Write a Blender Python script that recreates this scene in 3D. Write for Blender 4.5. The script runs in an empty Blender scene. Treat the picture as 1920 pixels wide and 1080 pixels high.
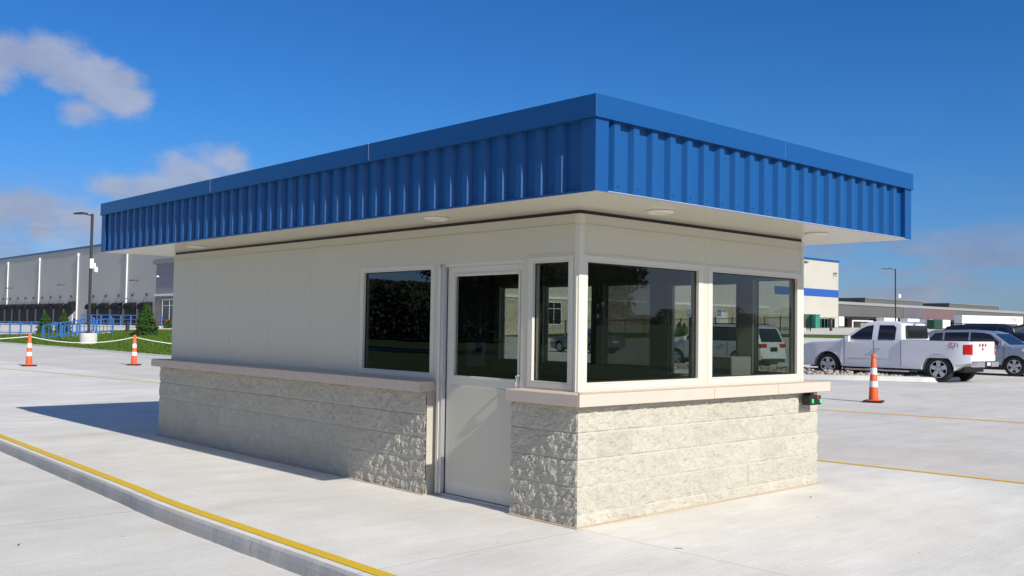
import bpy, bmesh, math, random
import numpy as np
from mathutils import Vector, Matrix, noise
random.seed(7); rng = np.random.default_rng(7)
PI = math.pi
S = bpy.context.scene; COL = S.collection

# ------------------------------------------------------------------ camera
CP = np.array([-5.3791, -5.0719, 1.5074]); YAW, PITCH, ROLL, FPX = 0.7453, 0.0398, 0.0150, 1825.38
_f = np.array([math.sin(YAW)*math.cos(PITCH), math.cos(YAW)*math.cos(PITCH), math.sin(PITCH)])
_r0 = np.array([math.cos(YAW), -math.sin(YAW), 0]); _u0 = np.cross(_r0, _f)
_R = math.cos(ROLL)*_r0+math.sin(ROLL)*_u0; _U = -math.sin(ROLL)*_r0+math.cos(ROLL)*_u0
cd = bpy.data.cameras.new('camera'); cam = bpy.data.objects.new('camera', cd); COL.objects.link(cam)
cam.matrix_world = Matrix([[_R[0], _U[0], -_f[0], CP[0]], [_R[1], _U[1], -_f[1], CP[1]], [_R[2], _U[2], -_f[2], CP[2]], [0, 0, 0, 1]])
cd.sensor_width = 36; cd.lens = FPX/1920*36; cd.clip_start = .05; cd.clip_end = 6000
S.camera = cam
def ray(px, py):
    d = _f*FPX+_R*(px-960)-_U*(py-540); return d/np.linalg.norm(d)
def at(px, depth):                       # ground-plan point at a distance along the view axis
    d = ray(px, 600); d = d/(d@_f); p = CP+d*depth; return float(p[0]), float(p[1])
def onx(px, X):                          # Y where the line of sight of a column meets the plane x = X
    d = ray(px, 600); return float(CP[1]+d[1]*(X-CP[0])/d[0])
def ony(px, Y):
    d = ray(px, 600); return float(CP[0]+d[0]*(Y-CP[1])/d[1])
def ongz(px, py, z=0.0):
    d = ray(px, py); t = (z-CP[2])/d[2]; return float(CP[0]+t*d[0]), float(CP[1]+t*d[1])

# ------------------------------------------------------------------ light
SUN_DIR = Vector((0.122, 1.55, -1.0)).normalized()          # direction the light travels
EL = math.asin(-SUN_DIR.z); AZ = math.atan2(-SUN_DIR.x, -SUN_DIR.y)   # azimuth from +Y, clockwise
sl = bpy.data.lights.new('sun', 'SUN'); sl.energy = 4.5; sl.angle = math.radians(.5); sl.color = (1, .955, .88)
so = bpy.data.objects.new('sun', sl); COL.objects.link(so); so.rotation_euler = SUN_DIR.to_track_quat('-Z', 'Y').to_euler(); so.location = (-10, -60, 40)
W_ = bpy.data.worlds.new('World'); S.world = W_; W_.use_nodes = True
nt = W_.node_tree; nt.nodes.clear()
def N(nt, t, **k):
    n = nt.nodes.new(t)
    for a, b in k.items():
        if a.startswith('i_'): n.inputs[a[2:].replace('_', ' ')].default_value = b
        else: setattr(n, a, b)
    return n
def M_(nt, op, a, b=None, c=None, clamp=False):
    n = nt.nodes.new('ShaderNodeMath'); n.operation = op; n.use_clamp = clamp
    for i, v in enumerate((a, b, c)):
        if v is None: continue
        if isinstance(v, (int, float)): n.inputs[i].default_value = v
        else: nt.links.new(v, n.inputs[i])
    return n.outputs[0]
def VM(nt, op, a, b=None):
    n = nt.nodes.new('ShaderNodeVectorMath'); n.operation = op
    for i, v in enumerate((a, b)):
        if v is None: continue
        if isinstance(v, (tuple, list)): n.inputs[i].default_value = v
        else: nt.links.new(v, n.inputs[i])
    return n
def MIX(nt, f, a, b, mode='MIX'):
    n = nt.nodes.new('ShaderNodeMix'); n.data_type = 'RGBA'; n.blend_type = mode
    for s, v in ((n.inputs[0], f), (n.inputs[6], a), (n.inputs[7], b)):
        if isinstance(v, (int, float)): s.default_value = v
        elif isinstance(v, (tuple, list)): s.default_value = tuple(v)+((1,) if len(v) == 3 else ())
        else: nt.links.new(v, s)
    return n.outputs[2]
sky = N(nt, 'ShaderNodeTexSky', sky_type='NISHITA', sun_disc=False, sun_elevation=EL, sun_rotation=AZ, air_density=1.0, dust_density=.3, ozone_density=3.0, altitude=100)
tc = N(nt, 'ShaderNodeTexCoord'); dirv = VM(nt, 'NORMALIZE', tc.outputs['Generated']).outputs[0]
sep = N(nt, 'ShaderNodeSeparateXYZ'); nt.links.new(dirv, sep.inputs[0])
# deep polarised blue: gamma then saturation of the sky colour
gam = N(nt, 'ShaderNodeHueSaturation'); gam.inputs['Saturation'].default_value = 1.22; gam.inputs['Value'].default_value = 1.0; gam.inputs['Hue'].default_value = .5
nt.links.new(sky.outputs[0], gam.inputs['Color'])
hz = N(nt, 'ShaderNodeMapRange', interpolation_type='SMOOTHSTEP'); hz.inputs['From Min'].default_value = 0; hz.inputs['From Max'].default_value = .22
nt.links.new(sep.outputs['Z'], hz.inputs[0])
tint = MIX(nt, 1.0, gam.outputs[0], MIX(nt, hz.outputs[0], (.55, .76, 1.30), (.46, .93, 1.42)), 'MULTIPLY')
def cloud_noise(scale, zs, seed, detail=9):
    mp = N(nt, 'ShaderNodeMapping'); mp.inputs['Scale'].default_value = (1, 1, zs); mp.inputs['Location'].default_value = (seed, seed*.7, seed*.3)
    nt.links.new(dirv, mp.inputs[0])
    n = N(nt, 'ShaderNodeTexNoise'); n.inputs['Scale'].default_value = scale; n.inputs['Detail'].default_value = detail; n.inputs['Roughness'].default_value = .58
    nt.links.new(mp.outputs[0], n.inputs[0]); return n.outputs[0]
n1 = cloud_noise(13, 1.4, 3.1); n2 = cloud_noise(7, 4.5, 8.3)
def blob(px, py, rx, rz):
    c = ray(px, py); rt = np.array([c[1], -c[0], 0]); rt /= np.linalg.norm(rt); up = np.cross(rt, c)
    a = VM(nt, 'DOT_PRODUCT', dirv, tuple(rt)).outputs['Value']; b = VM(nt, 'DOT_PRODUCT', dirv, tuple(up)).outputs['Value']
    g = VM(nt, 'DOT_PRODUCT', dirv, tuple(c)).outputs['Value']
    q = M_(nt, 'ADD', M_(nt, 'POWER', M_(nt, 'ABSOLUTE', M_(nt, 'DIVIDE', a, rx/FPX)), 2), M_(nt, 'POWER', M_(nt, 'ABSOLUTE', M_(nt, 'DIVIDE', b, rz/FPX)), 2))
    m = M_(nt, 'SUBTRACT', 1, M_(nt, 'SQRT', q))
    return M_(nt, 'MULTIPLY', m, M_(nt, 'GREATER_THAN', g, .3))
acc = None
for px, py, rx, rz, w in ((10, 95, 80, 42, 1), (-60, 120, 110, 70, 1), (85, 112, 90, 50, 1), (145, 148, 85, 58, 1), (200, 175, 85, 52, 1), (150, 205, 70, 36, .9), (245, 185, 55, 40, .8),
                          (430, 305, 75, 48, 1), (370, 335, 100, 50, 1), (300, 358, 100, 46, 1), (230, 355, 60, 34, .9), (50, 388, 85, 34, 1), (-30, 395, 90, 45, 1), (78, 428, 42, 44, .9), (170, 420, 110, 50, .7), (560, 430, 200, 120, 1)):
    b = M_(nt, 'MULTIPLY', blob(px, py, rx, rz), w)
    acc = b if acc is None else M_(nt, 'MAXIMUM', acc, b)
dens = M_(nt, 'ADD', M_(nt, 'MULTIPLY', M_(nt, 'MAXIMUM', acc, -1.0), .80), M_(nt, 'MULTIPLY', M_(nt, 'SUBTRACT', n1, .5), 2.0))
mr = N(nt, 'ShaderNodeMapRange', interpolation_type='SMOOTHSTEP'); mr.inputs['From Min'].default_value = -.06; mr.inputs['From Max'].default_value = .52
nt.links.new(dens, mr.inputs[0]); puffs = M_(nt, 'MULTIPLY', mr.outputs[0], .72)
# unseen broken white cloud, added behind the camera as neutral fill light
fd = N(nt, 'ShaderNodeMapRange', interpolation_type='SMOOTHSTEP'); fd.inputs['From Min'].default_value = .25; fd.inputs['From Max'].default_value = -.25
nt.links.new(VM(nt, 'DOT_PRODUCT', dirv, tuple(_f)).outputs['Value'], fd.inputs[0])
nb = cloud_noise(4.5, 2.2, 1.9); mb_ = N(nt, 'ShaderNodeMapRange', interpolation_type='SMOOTHSTEP'); mb_.inputs['From Min'].default_value = .44; mb_.inputs['From Max'].default_value = .62; nt.links.new(nb, mb_.inputs[0])
puffs = M_(nt, 'MAXIMUM', puffs, M_(nt, 'MULTIPLY', M_(nt, 'MULTIPLY', fd.outputs[0], mb_.outputs[0]), .75))
# low thin streaks near the horizon, everywhere round
el = sep.outputs['Z']
band = N(nt, 'ShaderNodeMapRange', interpolation_type='SMOOTHSTEP'); band.inputs['From Min'].default_value = .16; band.inputs['From Max'].default_value = .03
nt.links.new(el, band.inputs[0])
mr2 = N(nt, 'ShaderNodeMapRange', interpolation_type='SMOOTHSTEP'); mr2.inputs['From Min'].default_value = .40; mr2.inputs['From Max'].default_value = .60
nt.links.new(n2, mr2.inputs[0]); streak = M_(nt, 'MULTIPLY', M_(nt, 'MULTIPLY', mr2.outputs[0], band.outputs[0]), .78)
n3 = cloud_noise(16, 2.0, 5.7)
ccol = MIX(nt, n3, (3.0, 3.6, 5.2), (8.2, 8.2, 9.0))
c1 = MIX(nt, puffs, tint, ccol); c2 = MIX(nt, streak, c1, MIX(nt, n3, (1.7, 2.4, 4.4), (6.0, 5.9, 7.0)))
bg = N(nt, 'ShaderNodeBackground'); bg.inputs['Strength'].default_value = .066
out = N(nt, 'ShaderNodeOutputWorld'); nt.links.new(c2, bg.inputs[0]); nt.links.new(bg.outputs[0], out.inputs[0])
S.view_settings.view_transform = 'Standard'; S.view_settings.look = 'None'; S.view_settings.gamma = 1; S.view_settings.exposure = .20
S.cycles.max_bounces = 8; S.cycles.transparent_max_bounces = 12; S.cycles.sample_clamp_indirect = 8

# ------------------------------------------------------------------ materials
def mat(name, col, rough=.6, metal=0, var=0, vscale=4, bump=0, bscale=40, coat=0, spec=.5, emis=None, stretch=(1, 1, 1), var2=0, v2scale=.5):
    m = bpy.data.materials.new(name); m.use_nodes = True; t = m.node_tree; p = t.nodes['Principled BSDF']
    p.inputs['Base Color'].default_value = (*col, 1); p.inputs['Roughness'].default_value = rough; p.inputs['Metallic'].default_value = metal
    p.inputs['Specular IOR Level'].default_value = spec; p.inputs['Coat Weight'].default_value = coat
    if coat: p.inputs['Coat Roughness'].default_value = .05
    if emis: p.inputs['Emission Color'].default_value = (*emis[0], 1); p.inputs['Emission Strength'].default_value = emis[1]
    if var or bump or var2:
        tc = N(t, 'ShaderNodeTexCoord'); mp = N(t, 'ShaderNodeMapping'); mp.inputs['Scale'].default_value = stretch
        t.links.new(tc.outputs['Object'], mp.inputs[0])
    c = None
    for v, s in ((var, vscale), (var2, v2scale)):
        if v:
            n = N(t, 'ShaderNodeTexNoise'); n.inputs['Scale'].default_value = s; n.inputs['Detail'].default_value = 6; n.inputs['Roughness'].default_value = .6
            t.links.new(mp.outputs[0], n.inputs[0])
            f = M_(t, 'MULTIPLY_ADD', M_(t, 'SUBTRACT', n.outputs[0], .5), v*3, 1.0)
            c = f if c is None else M_(t, 'MULTIPLY', c, f)
    if c is not None:
        vm = VM(t, 'SCALE', tuple(col)); t.links.new(c, vm.inputs['Scale']); t.links.new(vm.outputs[0], p.inputs['Base Color'])
    if bump:
        n = N(t, 'ShaderNodeTexNoise'); n.inputs['Scale'].default_value = bscale; n.inputs['Detail'].default_value = 5
        t.links.new(mp.outputs[0], n.inputs[0])
        b = N(t, 'ShaderNodeBump'); b.inputs['Strength'].default_value = 1; b.inputs['Distance'].default_value = bump
        t.links.new(n.outputs[0], b.inputs['Height']); t.links.new(b.outputs[0], p.inputs['Normal'])
    return m

def concrete(name, base, joints=None, stain=.12, tan=(.55, .47, .36), jx=(), jy=()):
    m = bpy.data.materials.new(name); m.use_nodes = True; t = m.node_tree; p = t.nodes['Principled BSDF']
    g = N(t, 'ShaderNodeNewGeometry'); P = g.outputs['Position']
    def nz(sc, st, det=6, ro=.6, off=0):
        mp = N(t, 'ShaderNodeMapping'); mp.inputs['Scale'].default_value = st; mp.inputs['Location'].default_value = (off, off, 0); t.links.new(P, mp.inputs[0])
        n = N(t, 'ShaderNodeTexNoise'); n.inputs['Scale'].default_value = sc; n.inputs['Detail'].default_value = det; n.inputs['Roughness'].default_value = ro
        t.links.new(mp.outputs[0], n.inputs[0]); return n.outputs[0]
    big = nz(.35, (1, 1, 1), 7, .62); mid = nz(1.6, (.6, 1.6, 1), 6, .6, 9); broom = nz(9, (.25, 5, 1), 4, .7, 3); fine = nz(60, (1, 1, 1), 3, .7)
    v = M_(t, 'MULTIPLY_ADD', M_(t, 'SUBTRACT', big, .5), stain*3.2, 1)
    v = M_(t, 'MULTIPLY', v, M_(t, 'MULTIPLY_ADD', M_(t, 'SUBTRACT', mid, .5), stain*2, 1))
    v = M_(t, 'MULTIPLY', v, M_(t, 'MULTIPLY_ADD', M_(t, 'SUBTRACT', broom, .5), .36, 1))
    v = M_(t, 'MULTIPLY', v, M_(t, 'MULTIPLY_ADD', M_(t, 'SUBTRACT', fine, .5), .45, 1))
    # small dark specks and pits
    vo = N(t, 'ShaderNodeTexVoronoi'); vo.inputs['Scale'].default_value = 2.3; t.links.new(P, vo.inputs[0])
    pit = M_(t, 'MULTIPLY', M_(t, 'LESS_THAN', vo.outputs['Distance'], .035), M_(t, 'GREATER_THAN', big, .5))
    v = M_(t, 'MULTIPLY', v, M_(t, 'MULTIPLY_ADD', pit, -.35, 1))
    sx = N(t, 'ShaderNodeSeparateXYZ'); t.links.new(P, sx.inputs[0])
    for axis, lines in (('X', jx), ('Y', jy)):
        for q, lim in lines:
            other = sx.outputs['Y' if axis == 'X' else 'X']
            w = M_(t, 'MULTIPLY_ADD', M_(t, 'SUBTRACT', mid, .5), .02, q)
            d = M_(t, 'ABSOLUTE', M_(t, 'SUBTRACT', sx.outputs[axis], w))
            l = M_(t, 'MULTIPLY', M_(t, 'LESS_THAN', d, .004), M_(t, 'LESS_THAN', other, lim))
            v = M_(t, 'MULTIPLY', v, M_(t, 'MULTIPLY_ADD', l, -.42, 1))
    if joints:
        for axis, per, off in joints:
            f = M_(t, 'FRACT', M_(t, 'DIVIDE', M_(t, 'ADD', sx.outputs[axis], off), per))
            l = M_(t, 'LESS_THAN', f, .012/per*1.3)
            v = M_(t, 'MULTIPLY', v, M_(t, 'MULTIPLY_ADD', l, -.4, 1))
    tn = nz(.8, (.5, 1.3, 1), 5, .65, 31)
    mr = N(t, 'ShaderNodeMapRange'); mr.inputs['From Min'].default_value = .55; mr.inputs['From Max'].default_value = .75; mr.inputs['To Max'].default_value = .5
    t.links.new(tn, mr.inputs[0])
    c = MIX(t, mr.outputs[0], base, tan)
    vm = VM(t, 'SCALE', c); t.links.new(v, vm.inputs['Scale']); t.links.new(vm.outputs[0], p.inputs['Base Color'])
    p.inputs['Roughness'].default_value = .85; p.inputs['Specular IOR Level'].default_value = .25
    b = N(t, 'ShaderNodeBump'); b.inputs['Distance'].default_value = .004; b.inputs['Strength'].default_value = .7
    t.links.new(M_(t, 'ADD', broom, M_(t, 'MULTIPLY', fine, .6)), b.inputs['Height']); t.links.new(b.outputs[0], p.inputs['Normal'])
    return m

def glass(name, tint, refl=1.0, ior=1.9, rough=.0):
    m = bpy.data.materials.new(name); m.use_nodes = True; t = m.node_tree; t.nodes.clear()
    tr = N(t, 'ShaderNodeBsdfTransparent'); tr.inputs[0].default_value = (*tint, 1)
    gl = N(t, 'ShaderNodeBsdfGlossy'); gl.inputs['Roughness'].default_value = rough; gl.inputs[0].default_value = (refl, refl, refl, 1)
    g = N(t, 'ShaderNodeNewGeometry')
    cs = M_(t, 'ABSOLUTE', VM(t, 'DOT_PRODUCT', g.outputs['True Normal'], g.outputs['Incoming']).outputs['Value'])
    fr = M_(t, 'MULTIPLY_ADD', M_(t, 'POWER', M_(t, 'SUBTRACT', 1, cs), 5), 1-ior, ior)
    n = N(t, 'ShaderNodeTexNoise'); n.inputs['Scale'].default_value = 1.5; n.inputs['Detail'].default_value = 1; t.links.new(g.outputs['Position'], n.inputs[0])
    b = N(t, 'ShaderNodeBump'); b.inputs['Distance'].default_value = .0015; t.links.new(n.outputs[0], b.inputs['Height']); t.links.new(b.outputs[0], gl.inputs['Normal'])
    mx = N(t, 'ShaderNodeMixShader'); o = N(t, 'ShaderNodeOutputMaterial')
    t.links.new(fr, mx.inputs[0]); t.links.new(tr.outputs[0], mx.inputs[1]); t.links.new(gl.outputs[0], mx.inputs[2]); t.links.new(mx.outputs[0], o.inputs[0])
    return m

def brickmat(name, c1, c2, mortar, sc, w, h, plane, bump=.01, rough=.85):
    m = bpy.data.materials.new(name); m.use_nodes = True; t = m.node_tree; p = t.nodes['Principled BSDF']
    g = N(t, 'ShaderNodeNewGeometry'); sx = N(t, 'ShaderNodeSeparateXYZ'); t.links.new(g.outputs['Position'], sx.inputs[0])
    cb = N(t, 'ShaderNodeCombineXYZ'); t.links.new(sx.outputs['X' if plane == 'x' else 'Y'], cb.inputs[0]); t.links.new(sx.outputs['Z'], cb.inputs[1])
    b = N(t, 'ShaderNodeTexBrick'); b.inputs['Scale'].default_value = sc; b.inputs['Brick Width'].default_value = w; b.inputs['Row Height'].default_value = h; b.inputs['Mortar Size'].default_value = .01
    b.inputs['Color1'].default_value = (*c1, 1); b.inputs['Color2'].default_value = (*c2, 1); b.inputs['Mortar'].default_value = (*mortar, 1)
    t.links.new(cb.outputs[0], b.inputs[0]); t.links.new(b.outputs[0], p.inputs['Base Color']); p.inputs['Roughness'].default_value = rough
    return m

M = {}
M['slab'] = concrete('island_concrete', (.70, .675, .605), stain=.21, jx=((.0, 0.),), jy=((-.07, .0), (5.2, .0), (9.6, 9), (14.1, 9), (18.4, 9)))
M['road'] = concrete('road_concrete', (.64, .62, .56), stain=.16, joints=(('Y', 4.6, 1.3),))
M['lot'] = concrete('lot_concrete', (.62, .585, .52), stain=.17, joints=(('X', 4.4, 1.0), ('Y', 4.6, 2.0)))
M['kerb'] = concrete('kerb_concrete', (.42, .41, .39), stain=.18, jy=((1.2, 9), (4.2, 9), (7.1, 9)))  # shade of the kerb face put into a darker concrete than its top
M['planter'] = concrete('base_concrete', (.58, .57, .54), stain=.12)
M['yellow'] = mat('yellow_paint', (.72, .47, .02), .65, var=.06, vscale=20, var2=.05, v2scale=3, bump=.001, bscale=200)
M['orange_line'] = mat('worn_yellow_line', (.80, .50, .05), .7, var=.12, vscale=14)
M['cmu'] = mat('split_face_block', (.485, .452, .375), .92, var=.11, vscale=70, var2=.10, v2scale=7, bump=.004, bscale=160, spec=.2)
M['ledge'] = mat('cast_stone', (.585, .49, .405), .8, var=.06, vscale=60, var2=.04, v2scale=5, bump=.0012, bscale=220, spec=.3)
M['panel'] = mat('cream_panel', (.60, .565, .455), .38, var2=.03, v2scale=1.2, bump=.0025, bscale=2.2, spec=.5)
M['frame'] = mat('cream_frame', (.66, .63, .54), .35, spec=.5)
M['soffit'] = mat('cream_soffit', (.62, .585, .475), .22, bump=.0015, bscale=1.8, spec=.6)
M['blue'] = mat('blue_metal', (.007, .080, .255), .33, var2=.03, v2scale=2, spec=.6)
M['blue_trim'] = mat('blue_trim', (.007, .076, .245), .3, spec=.6)
M['bright'] = mat('bright_aluminium', (.72, .74, .80), .25, metal=.9)
M['alu'] = mat('brushed_aluminium', (.62, .62, .64), .38, metal=.75, var=.05, vscale=30, stretch=(1, 1, .1))
M['black'] = mat('black_plastic', (.012, .012, .013), .5)
M['rubber'] = mat('black_rubber', (.02, .02, .021), .8, var=.1, vscale=30)
M['darkmetal'] = mat('dark_bronze_metal', (.03, .027, .027), .5)
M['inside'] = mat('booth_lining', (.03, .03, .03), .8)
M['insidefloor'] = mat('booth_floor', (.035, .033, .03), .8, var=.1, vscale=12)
M['glass'] = glass('tinted_glass', (.50, .55, .52), ior=.12)
M['glass2'] = glass('dark_tinted_glass', (.11, .12, .115), ior=.12)
M['siding'] = None
M['white'] = mat('white_paint', (.80, .79, .76), .5, var2=.04, v2scale=2)
M['rail'] = mat('blue_rail_paint', (.035, .14, .40), .4)
M['orange'] = mat('orange_plastic', (.80, .11, .02), .5, var2=.05, v2scale=6)
M['reflective'] = mat('white_reflective_band', (.75, .76, .78), .35, var=.04, vscale=40)
M['rope'] = mat('white_rope', (.72, .71, .66), .8)
M['grass'] = mat('lawn', (.085, .150, .024), .9, var=.22, vscale=14, var2=.16, v2scale=.8, bump=.05, bscale=18, spec=.1)
M['field'] = mat('meadow', (.05, .085, .03), .95, var=.2, vscale=.8, var2=.2, v2scale=.05, spec=.1)
M['conifer'] = mat('conifer_foliage', (.045, .105, .022), .7, var=.25, vscale=5, spec=.2)
M['leaf'] = mat('deciduous_foliage', (.055, .070, .045), .9, var=.25, vscale=.8, spec=.2)
M['bark'] = mat('bark', (.09, .065, .045), .9, var=.2, vscale=12)
M['stone'] = brickmat('stone_veneer', (.30, .26, .21), (.19, .17, .15), (.33, .31, .28), 1, .6, .25, 'y')
M['stone_s'] = brickmat('tan_stone_veneer', (.50, .43, .32), (.42, .36, .27), (.5, .46, .38), 1, .8, .4, 'x')
M['darkgrey'] = mat('dark_grey_metal', (.055, .055, .058), .6)
M['canopy'] = mat('black_canvas', (.013, .015, .018), .9, spec=.2)
M['dock'] = mat('black_dock_seal', (.009, .009, .010), .75, var=.15, vscale=4)
M['pier'] = mat('grey_pier', (.28, .27, .25), .8)
M['grey_roof'] = mat('grey_fascia', (.11, .11, .105), .7, var2=.05, v2scale=.1)
M['grey_light'] = mat('light_grey_cap', (.28, .28, .27), .7)
M['green_box'] = mat('green_enamel', (.01, .20, .13), .5, var2=.05, v2scale=2)
M['green_dark'] = mat('dark_green_enamel', (.02, .075, .045), .55)
M['white_car'] = mat('white_car_paint', (.74, .75, .78), .35, coat=1)
M['silver_car'] = mat('silver_car_paint', (.30, .33, .39), .38, metal=.35, coat=1)
M['grey_car'] = mat('grey_car_paint', (.20, .23, .27), .38, metal=.4, coat=1)
M['navy_car'] = mat('navy_car_paint', (.012, .014, .028), .35, coat=1)
M['car_glass'] = mat('car_glass', (.010, .012, .015), .04, spec=.9)
M['red_lens'] = mat('red_lens', (.55, .01, .012), .15, coat=1)
M['clear_lens'] = mat('clear_lens', (.75, .76, .78), .1, coat=1)
M['chrome'] = mat('chrome', (.75, .76, .78), .14, metal=1)
M['rim'] = mat('alloy_rim', (.58, .58, .60), .3, metal=.7)
M['rock1'] = mat('river_gravel', (.42, .36, .29), .85, var=.30, vscale=4.5)
M['sign_blue'] = mat('sign_blue', (.02, .12, .5), .5)
M['red'] = mat('red_paint', (.6, .02, .03), .5)
M['green_led'] = mat('green_lamp', (.02, .5, .08), .4, emis=((.03, 1, .15), .9))
M['red_led'] = mat('red_lamp', (.4, .02, .02), .4)
M['pink'] = mat('lamp_ring', (.78, .74, .66), .4)
M['lens'] = mat('frosted_lens', (.72, .62, .46), .3)
M['wood'] = mat('office_laminate', (.42, .40, .36), .5)

def siding(name, col, axis, per=.3):
    m = bpy.data.materials.new(name); m.use_nodes = True; t = m.node_tree; p = t.nodes['Principled BSDF']
    g = N(t, 'ShaderNodeNewGeometry'); sx = N(t, 'ShaderNodeSeparateXYZ'); t.links.new(g.outputs['Position'], sx.inputs[0])
    f = M_(t, 'FRACT', M_(t, 'DIVIDE', sx.outputs[axis], per)); l = M_(t, 'LESS_THAN', f, .12)
    f2 = M_(t, 'FRACT', M_(t, 'DIVIDE', sx.outputs[axis], per*4)); l2 = M_(t, 'LESS_THAN', f2, .05)
    n = N(t, 'ShaderNodeTexNoise'); n.inputs['Scale'].default_value = .15; n.inputs['Detail'].default_value = 6; t.links.new(g.outputs['Position'], n.inputs[0])
    v = M_(t, 'MULTIPLY', M_(t, 'MULTIPLY_ADD', l, -.06, 1), M_(t, 'MULTIPLY_ADD', M_(t, 'SUBTRACT', n.outputs[0], .5), .25, 1))
    v = M_(t, 'MULTIPLY', v, M_(t, 'MULTIPLY_ADD', l2, -.06, 1))
    vm = VM(t, 'SCALE', tuple(col)); t.links.new(v, vm.inputs['Scale']); t.links.new(vm.outputs[0], p.inputs['Base Color'])
    p.inputs['Roughness'].default_value = .6
    return m
M['siding_y'] = siding('ribbed_siding', (.52, .505, .45), 'Y'); M['siding_x'] = siding('ribbed_siding_front', (.50, .475, .405), 'X')

# ------------------------------------------------------------------ helpers
def thing(name, label, cat, loc=(0, 0, 0), rz=0, group=None):
    o = bpy.data.objects.new(name, None); COL.objects.link(o); o.location = loc; o.rotation_euler = (0, 0, rz)
    o['label'] = label; o['category'] = cat
    if group: o['group'] = group
    return o
def tag(o, label, cat, group=None, kind=None):
    o['label'] = label; o['category'] = cat
    if group: o['group'] = group
    if kind: o['kind'] = kind
    return o
class MB:
    def __init__(s): s.v = []; s.f = []; s.p = []
    def add(s, vs, fs):
        s.p.append((len(s.v), len(s.f))); b = len(s.v); s.v += [tuple(map(float, q)) for q in vs]; s.f += [tuple(i+b for i in f) for f in fs]; return s
    def box(s, x0, x1, y0, y1, z0, z1):
        return s.add([(x0, y0, z0), (x1, y0, z0), (x1, y1, z0), (x0, y1, z0), (x0, y0, z1), (x1, y0, z1), (x1, y1, z1), (x0, y1, z1)],
                     [(0, 3, 2, 1), (4, 5, 6, 7), (0, 1, 5, 4), (1, 2, 6, 5), (2, 3, 7, 6), (3, 0, 4, 7)])
    def tube(s, pts, r, n=8, cap=True):
        pts = [Vector(p) for p in pts]; rs = r if isinstance(r, (list, tuple)) else [r]*len(pts); vs = []; fs = []
        up = Vector((0, 0, 1))
        for i, p in enumerate(pts):
            d = (pts[min(i+1, len(pts)-1)]-pts[max(i-1, 0)]).normalized()
            a = d.cross(up if abs(d.z) < .95 else Vector((1, 0, 0))).normalized(); b = a.cross(d).normalized()
            for k in range(n):
                t = 2*PI*k/n; vs.append(p+(a*math.cos(t)+b*math.sin(t))*rs[i])
        for i in range(len(pts)-1):
            for k in range(n): fs.append((i*n+k, (i+1)*n+k, (i+1)*n+(k+1) % n, i*n+(k+1) % n))
        if cap: fs.append(tuple(range(n))); fs.append(tuple((len(pts)-1)*n+k for k in reversed(range(n))))
        return s.add(vs, fs)
    def lathe(s, prof, c=(0, 0, 0), n=24, axis='z'):
        vs = []; fs = []
        for r, h in prof:
            for k in range(n):
                t = 2*PI*k/n; a, b = r*math.cos(t), r*math.sin(t)
                vs.append((c[0]+a, c[1]+b, c[2]+h) if axis == 'z' else (c[0]+a, c[1]+h, c[2]+b))
        for i in range(len(prof)-1):
            for k in range(n):
                q = (i*n+k, i*n+(k+1) % n, (i+1)*n+(k+1) % n, (i+1)*n+k); fs.append(q if axis == 'z' else q[::-1])
        fs.append(tuple(reversed(range(n)))); fs.append(tuple((len(prof)-1)*n+k for k in range(n)))
        return s.add(vs, fs)
    def prism(s, poly, a0, a1, ax='y'):    # polygon in the other two axes, extruded along ax
        n = len(poly); mk = {'y': lambda p, a: (p[0], a, p[1]), 'x': lambda p, a: (a, p[0], p[1]), 'z': lambda p, a: (p[0], p[1], a)}[ax]
        return s.add([mk(p, a0) for p in poly]+[mk(p, a1) for p in poly], [tuple(range(n)), tuple(range(2*n-1, n-1, -1))]+[(i, i+n, (i+1) % n+n, (i+1) % n) for i in range(n)])
    def build(s, name, m, parent=None, smooth=None, bevel=0, fix=True):
        me = bpy.data.meshes.new(name); me.from_pydata(s.v, [], s.f); me.update()
        if fix:
            bm = bmesh.new(); bm.from_mesh(me); bmesh.ops.recalc_face_normals(bm, faces=bm.faces); bm.to_mesh(me); bm.free()
        if m is not None: me.materials.append(m)
        if smooth is not None:
            me.polygons.foreach_set('use_smooth', [True]*len(me.polygons)); me.set_sharp_from_angle(angle=math.radians(smooth))
        o = bpy.data.objects.new(name, me); COL.objects.link(o)
        if parent: o.parent = parent
        if bevel:
            b = o.modifiers.new('bevel', 'BEVEL'); b.width = bevel; b.segments = 2; b.limit_method = 'ANGLE'
        return o
def pieces(mb, name, m, parent, **k):     # one object per separately added piece
    st = mb.p+[(len(mb.v), len(mb.f))]; r = []
    for (v0, f0), (v1, f1) in zip(st[:-1], st[1:]):
        q = MB(); q.add(mb.v[v0:v1], [tuple(i-v0 for i in f) for f in mb.f[f0:f1]]); r.append(q.build(name, m, parent, **k))
    return r
def copy_tree(o, parent=None):
    c = o.copy(); COL.objects.link(c)
    if parent is not None: c.parent = parent
    for ch in [x for x in COL.objects if x.parent == o]: copy_tree(ch, c)
    return c
def struct(o): o['kind'] = 'structure'; return o
def text(name, s, size, m, parent, loc, rot, ext=.002):
    cu = bpy.data.curves.new(name, 'FONT'); cu.body = s; cu.size = size; cu.extrude = ext; cu.align_x = 'CENTER'; cu.align_y = 'CENTER'
    t = bpy.data.objects.new(name, cu); COL.objects.link(t); bpy.context.view_layer.update()
    me = bpy.data.meshes.new_from_object(t.evaluated_get(bpy.context.evaluated_depsgraph_get())); bpy.data.objects.remove(t)
    me.materials.clear(); me.materials.append(m)
    o = bpy.data.objects.new(name, me); COL.objects.link(o); o.parent = parent; o.location = loc; o.rotation_euler = rot
    return o

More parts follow.
